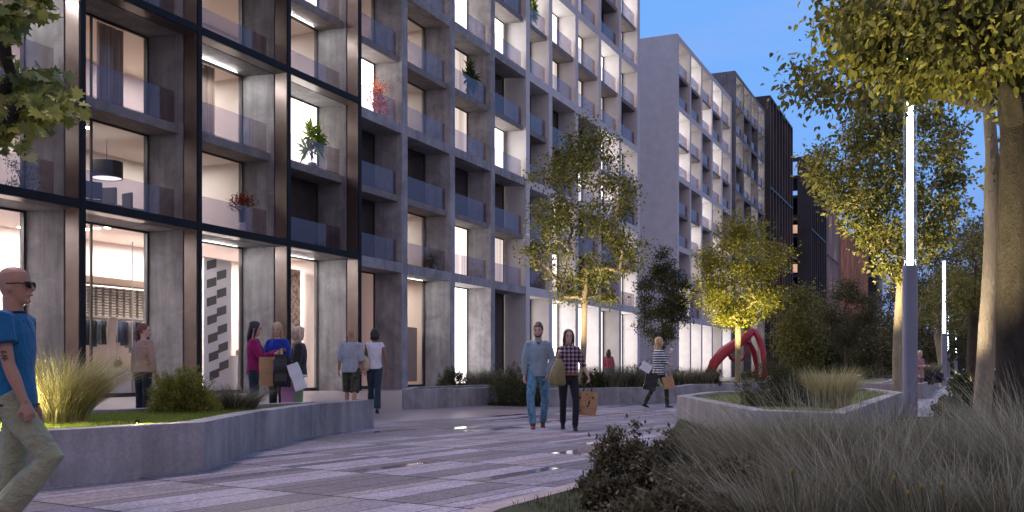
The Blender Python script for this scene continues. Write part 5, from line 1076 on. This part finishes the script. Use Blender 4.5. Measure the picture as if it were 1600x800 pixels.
# striped woman: cup and bags
hp = p11['hand']['r']; t = thing('paper_cup', tuple(hp+Vector((0, 0, -.01))), 0, 'white paper cup raised by the woman in the striped top', 'cup')
MB().lathe((0, 0, 0), [(0, -.05), (.030, -.05), (.040, .06), (0, .06)], 14).build('cup', M_wp, t, True, local=True); MB().lathe((0, 0, 0), [(.042, .058), (.042, .07), (.02, .078), (0, .078)], 14).build('lid', mat('brown_lid', (.12, .07, .05), .5), t, True, local=True)
x, y = ray(1021, 24.2); bag(Vector((x, y, ZY(575, 24.2))), YAW, .30, .42, .12, M_blk, 'black bag hanging behind the woman in the striped top', roll=.2)
x, y = ray(1017, 24.0); bag(Vector((x, y, ZY(560, 24.0))), YAW, .26, .22, .06, M_wp, 'small white bag tilted at the hip of the striped woman', roll=.5)
x, y = ray(1040, 24.4); bag(Vector((x, y, ZY(580, 24.4))), YAW+.1, .26, .30, .10, kraft, 'small brown paper bag beside the leg of the striped woman', roll=-.25)
# ------------------------------------------------------------------ shop interiors and balcony things
xb = XD-1.28
def T(x, y, z, name, label, cat, group=None): return thing(name, (x, y, z), 0, label, cat, group)
M_steel = mat('brushed_steel', (.5, .5, .5), .3, 1.); M_wh = mat('white_lacquer', (.72, .70, .70), .4); M_chk = mat('grey_lacquer', (.10, .095, .095), .5)
garm = [cloth('garment_%d' % i, c) for i, c in enumerate([(.05, .06, .09), (.015, .015, .02), (.22, .17, .14), (.12, .15, .20), (.03, .03, .035), (.30, .26, .24)])]
def rack(x, y0, y1, z, label):
    t = T(x, (y0+y1)/2, z, 'clothes_rack', label, 'clothes rack', 'clothes racks in the corner shop'); b = MB()
    b.tube([(x, y0, z), (x, y0, z+2.05)], .02, 8).tube([(x, y1, z), (x, y1, z+2.05)], .02, 8).tube([(x, y0-.05, z+2.0), (x, y1+.05, z+2.0)], .018, 8); b.build('rail', M_steel, t)
    k = int((y1-y0)/.2); rg = random.Random(int(y0*7))
    for i in range(k):
        y = y0+.12+(y1-y0-.2)*i/k; L_ = rg.uniform(.7, 1.15); m = MB(); w = rg.uniform(.16, .2)
        m.tube([(x, y, z+1.92), (x, y, z+1.86), (x, y, z+1.5), (x, y, z+1.9-L_)], [(.03, .03), (w*.35, w), (w*.4, w*.85), (w*.45, w*.95)], 10, up=(0, 1, 0)); m.build('garment', garm[rg.randrange(6)], t, True)
rack(xb-1.0, 26.2, 27.9, .75, 'clothes rack with dark suits in the left shop window'); rack(xb-1.1, 24.3, 25.9, .75, 'clothes rack with pale jackets behind the window mullion')
# display podiums and bags
for i, (y, w, h, lab) in enumerate(((24.8, .9, .55, 'low white display podium left in the shop window'), (25.9, .75, .9, 'taller white display podium carrying a dark handbag'), (26.75, .75, .75, 'white display podium right in the shop window'))):
    t = T(xb-.65, y, .05, 'display_podium', lab, 'podium', 'white podiums in the shop window'); MB().box(xb-.95, xb-.35, y-w/2, y+w/2, .06, .06+h).build('plinth', M_wh, t, bevel=.01); MB().box(xb-.97, xb-.33, y-w/2-.02, y+w/2+.02, .06+h+.002, .09+h).build('top_board', M_wh, t)
for i, (y, z, lab) in enumerate(((25.9, 1.0, 'dark patterned handbag on the taller podium'), (26.75, .86, 'grey backpack on the right podium'))):
    t = T(xb-.65, y, z, 'display_bag', lab, 'handbag'); g_ = MB(); g_.ball((0, 0, .14), (.10, .20, .15), 14, 10); g_.build('bag_body', [cloth('patterned_bag', (.10, .07, .06), .8), cloth('grey_bag', (.14, .14, .16))][i], t, True, local=True)
    MB().tube([(0, -.1, .24), (0, -.06, .38), (0, .06, .38), (0, .1, .24)], .012, 6).build('handle', M_blk, t, True, local=True)
# shelf wall of folded shirts above the racks
t = T(xb-2.6, 27.4, .05, 'shelf_wall', 'wall of stacked pale shirts above the clothes racks', 'shelves')
MB().box(xb-3.0, xb-2.9, 25.3, 30.0, .06, 4.0).build('back_panel', mat('beige_panel', (.42, .32, .26), .7), t)
sh = MB(); 
for j in range(11):
    for i in range(14): sh.box(xb-2.88, xb-2.5, 25.4+i*.33, 25.4+i*.33+.2, 2.9+j*.1, 2.9+j*.1+.06)
sh.build('folded_shirts', mat('cream_cotton', (.66, .58, .48), .8), t)
MB().box(xb-2.9, xb-2.3, 25.3, 30.0, 4.05, 4.3).build('canopy_board', mat('tan_board', (.36, .25, .18), .6), t)
# hanging display pole
t = T(xb-.3, 26.2, .05, 'display_pole', 'thin steel pole standing in the left shop window', 'pole'); MB().tube([(xb-.3, 26.2, .06), (xb-.3, 26.2, 5.4)], .022, 8).build('tube', M_steel, t)
MB().lathe((xb-.3, 26.2, .06), [(0, 0), (.14, 0), (.14, .02), (0, .02)], 16).build('foot', M_steel, t)
# checker screen in the next shop
t = T(xb-.7, 31.1, .05, 'display_screen', 'white screen with slanted grey chequer blocks in the middle shop window', 'display screen'); MB().box(xb-.8, xb-.74, 30.3, 31.9, .06, 5.3).build('panel', M_wh, t)
for j in range(13):
    for i in range(2):
        z = .5+j*.36; y0 = 30.45+i*.58+(.16 if j < 7 else 0)*(7-j)/7
        if (i+j) % 2: continue
        MB().poly([(xb-.735, y0, z), (xb-.735, y0+.56, z+.16), (xb-.735, y0+.56, z+.50), (xb-.735, y0, z+.34)]).build('grey_block', M_chk, t)
t = T(xb-.5, 32.0, .05, 'display_podium', 'tall pale podium right of the chequered screen', 'podium'); MB().box(xb-.7, xb-.3, 31.75, 32.3, .06, 1.5).build('plinth', M_wh, t, bevel=.01); MB().ball((xb-.5, 32.0, 1.62), (.09, .09, .13)).build('bust', noisy('bust_plaster', (.5, .3, .22), (.6, .38, .28)), t, True)
# stone clad display wall in the fourth shop
t = T(xb-1.0, 36.4, .05, 'display_wall', 'rough pale stone display wall in the fourth shop window', 'display wall'); M_st = noisy('split_stone', (.30, .20, .14), (.66, .54, .44), 3.5, 3, .8, .6, 9, lo=.4, hi=.55, stretch=(1, 1, 1.6))
MB().box(xb-1.2, xb-1.0, 35.9, 36.85, .06, 5.4).build('stone_panel', M_st, t)
# notices in the grey building's shop
xg = XG-1.35; t = T(xg-.4, 45, .05, 'wall_notice_panel', 'shop panel with small framed notices behind the grey building window', 'panel'); MB().box(xg-.5, xg-.46, 43, 47, .3, 3.2).build('panel', mat('taupe_panel', (.30, .24, .21), .7), t)
for (y, z, w, h) in ((43.5, 1.4, .5, .7), (44.4, 2.2, .35, .5), (44.5, 1.2, .3, .25), (43.6, .6, .4, .3)): MB().box(xg-.457, xg-.44, y, y+w, z, z+h).build('notice', M_wh, t)
# dining room behind the first balcony
zf = B[0]+.16
def chair(x, y, z, rz, lab, grp='dining chairs on the first floor'):
    t = thing('dining_chair', (x, y, z), rz, lab, 'chair', grp, 1.25); MB().box(-.24, .24, -.22, .22, .42, .48).build('seat', M_chk, t, bevel=.02, local=True); MB().box(-.24, .24, -.26, -.20, .49, .95).build('backrest', M_chk, t, bevel=.02, local=True)
    for a in (-1, 1):
        for b in (-1, 1): MB().tube([(a*.2, b*.18, 0), (a*.19, b*.17, .42)], .014, 6).build('leg', M_black, t, local=True)
chair(xb-1.1, 26.1, zf, .3, 'left dark dining chair under the drum lamp'); chair(xb-1.2, 27.2, zf, -.2, 'right dark dining chair under the drum lamp'); chair(xb-.9, 24.9, zf, 1.2, 'dark dining chair behind the window mullion')
t = T(xb-1.9, 27., zf, 'dining_table', 'dark dining table behind the first floor railing', 'table'); MB().box(xb-2.3, xb-1.5, 26., 28., zf+.72, zf+.76).build('table_top', M_chk, t); 
for a in (-.35, .35):
    for b in (-.9, .9): MB().tube([(xb-1.9+a, 27.+b, zf), (xb-1.9+a, 27.+b, zf+.72)], .025, 8).build('leg', M_black, t)
t = T(xb-1.4, 26.1, B[0]+3.0, 'drum_lamp', 'large dark drum pendant lamp in the first floor dining room', 'pendant lamp'); MB().lathe((xb-1.4, 26.1, B[0]+1.74), [(.54, .58), (.54, 0), (.51, 0), (.51, .57)], 32).build('shade', mat('grey_shade', (.05, .045, .045), .8), t, True)
MB().lathe((xb-1.4, 26.1, B[0]+1.76), [(0, 0), (.50, 0)], 32).build('diffuser', mat('lamp_diffuser', (.9, .9, .9), .5, emit=(1, .9, .8), es=1.2), t); MB().tube([(xb-1.4, 26.1, B[0]+2.3), (xb-1.4, 26.1, B[0]+3.1)], .01, 6).build('cord', M_black, t)
# balcony plants
def pot(t, x, y, z, r, h, m): MB().lathe((x, y, z), [(0, 0), (r*.6, 0), (r, h*.5), (r*.9, h*.9), (r*.8, h), (0, h*.95)], 18).build('pot', m, t, True)
L_redl = leafmat('rust_red_leaves', [(.10, .02, .012), (.22, .05, .025), (.35, .10, .05)]); L_palm = leafmat('palm_leaves', [(.08, .14, .02), (.16, .24, .04), (.30, .36, .08)]); L_orange = leafmat('coral_leaves', [(.35, .05, .04), (.55, .13, .07), (.7, .25, .12)])
def bushy(x, y, z, w, h, n, ls, m, lab, potm, seed, ph=.35, lift=.35):
    rg = np.random.default_rng(seed); t = T(x, y, z, 'potted_plant', lab, 'potted plant', 'potted plants on the balconies'); pot(t, x, y, z, .17, ph, potm); b = MB(); tips = []
    for i in range(16):
        a = rg.random()*6.28; r_ = w*(.35+.65*rg.random()); zz = z+ph+h*(lift+(1-lift)*rg.random()); q = (x+math.cos(a)*r_*.6, y+math.sin(a)*r_, zz); tips.append(q); b.tube([(x, y, z+ph*.9), (x+math.cos(a)*r_*.25, y+math.sin(a)*r_*.3, z+ph+(zz-z-ph)*.6), q], [.012, .009, .004], 5)
    b.build('stem', B_dark, t); k = n//16; P = np.repeat(np.array(tips), k, 0)+rg.normal(0, 1, (k*16, 3))*np.array([w*.2, w*.26, h*.11]); V, F, rv = leaves(P, rg.normal(0, 1, P.shape), ls, rg, DIAM, jit=.3); rawmesh('foliage', V, F, m, t, rv)
def palm(x, y, z, h, lab, potm, seed, k=6, fr=.5, m=None):
    rg = np.random.default_rng(seed); t = T(x, y, z, 'potted_palm', lab, 'potted palm', 'potted plants on the balconies'); pot(t, x, y, z, .2, .35, potm); b = MB(); Vs = []; Fs = []; Rs = []; n0 = 0
    for i in range(k):
        f = i/(k-1); a = i*2.4+seed; tip = np.array([x+.1+math.cos(a)*.12, y+math.sin(a)*(.42-.1*f), z+.5+(h-.5)*(.25+.75*f)]); b.tube([(x, y, z+.3), (x, y+(tip[1]-y)*.3, z+.3+(tip[2]-z-.3)*.7), tuple(tip)], [.02, .016, .01], 6)
        n = 26; ang = np.linspace(-2.4, 2.4, n)+math.pi/2+(tip[1]-y)*-.9; D = np.stack([rg.normal(0, .25, n)+.1, np.cos(ang), np.sin(ang)], 1); V, F, rv = leaves(np.repeat(tip[None], n, 0), D, fr*1.1, rg, NEED, jit=.06, fold=.3); Vs.append(V); Fs.append(F+n0); Rs.append(rv); n0 += len(V)
    b.build('stem', B_dark, t); rawmesh('foliage', np.concatenate(Vs), np.concatenate(Fs), m or L_palm, t, np.concatenate(Rs))
M_potw = mat('white_glazed_pot', (.66, .62, .64), .3); M_potg = noisy('blue_grey_pot', (.12, .14, .2), (.2, .22, .3), 4)
zmid = (B[0]+B[1])/2+.16
bushy(XD-.75, 31.0, zf, .48, 1.05, 620, .10, L_redl, 'rust red plant in a white pot on the first floor corner balcony', M_potw, 3, ph=.55, lift=.55)
palm(XD-.75, 35.6, zmid, 1.75, 'fan palm on the brightly lit balcony above the fourth shop', M_potg, 4)
bushy(XG-.7, 41.4, B[1]+.25, .6, 1.7, 900, .12, L_orange, 'coral leaved shrub on the bright balcony at the start of the grey building', M_potg, 5, ph=.3, lift=.1)
palm(XG-.8, 51.2, B[1]+3.6, 1.8, 'fan palm on an upper balcony of the grey building', M_potg, 6, m=leafmat('palm_dark', [(.03, .06, .02), (.06, .11, .03)]))
palm(XG-.8, 60.3, B[2]+3.6, 1.9, 'fan palm on a high balcony of the white grid building', M_potg, 7)
bushy(XG-.7, 80.2, B[1]+.3, .7, 1.3, 500, .2, L_dark, 'dark green plant on the last balcony of the white grid building', M_potg, 8)
bushy(XD-.6, 20.9, zf, .5, .75, 420, .07, L_dark, 'low twiggy dark plant at the far left first floor balcony', M_blk, 9, ph=.2, lift=.1)
bushy(XG-.6, 46.4, B[0]+.25, .5, .6, 420, .08, L_dark, 'low dark plant on the first balcony of the grey building', M_blk, 10, ph=.2, lift=.1)
t = T(XG-2.2, 45.0, B[0]+.2, 'side_table', 'orange wooden side table inside the lit room of the grey building', 'table'); MB().box(XG-2.6, XG-1.7, 43.6, 45.5, B[0]+.85, B[0]+.92).build('table_top', mat('orange_wood', (.55, .22, .06), .4), t)
for yy in (43.7, 45.4): MB().box(XG-2.3, XG-2.2, yy-.04, yy+.04, B[0]+.25, B[0]+.85).build('leg', mat('orange_wood_leg', (.5, .2, .06), .4), t)
bushy(XG-2.15, 44.3, B[0]+.93, .3, .7, 300, .09, L_redl, 'dried bouquet on the orange side table', M_blk, 11, ph=.22)
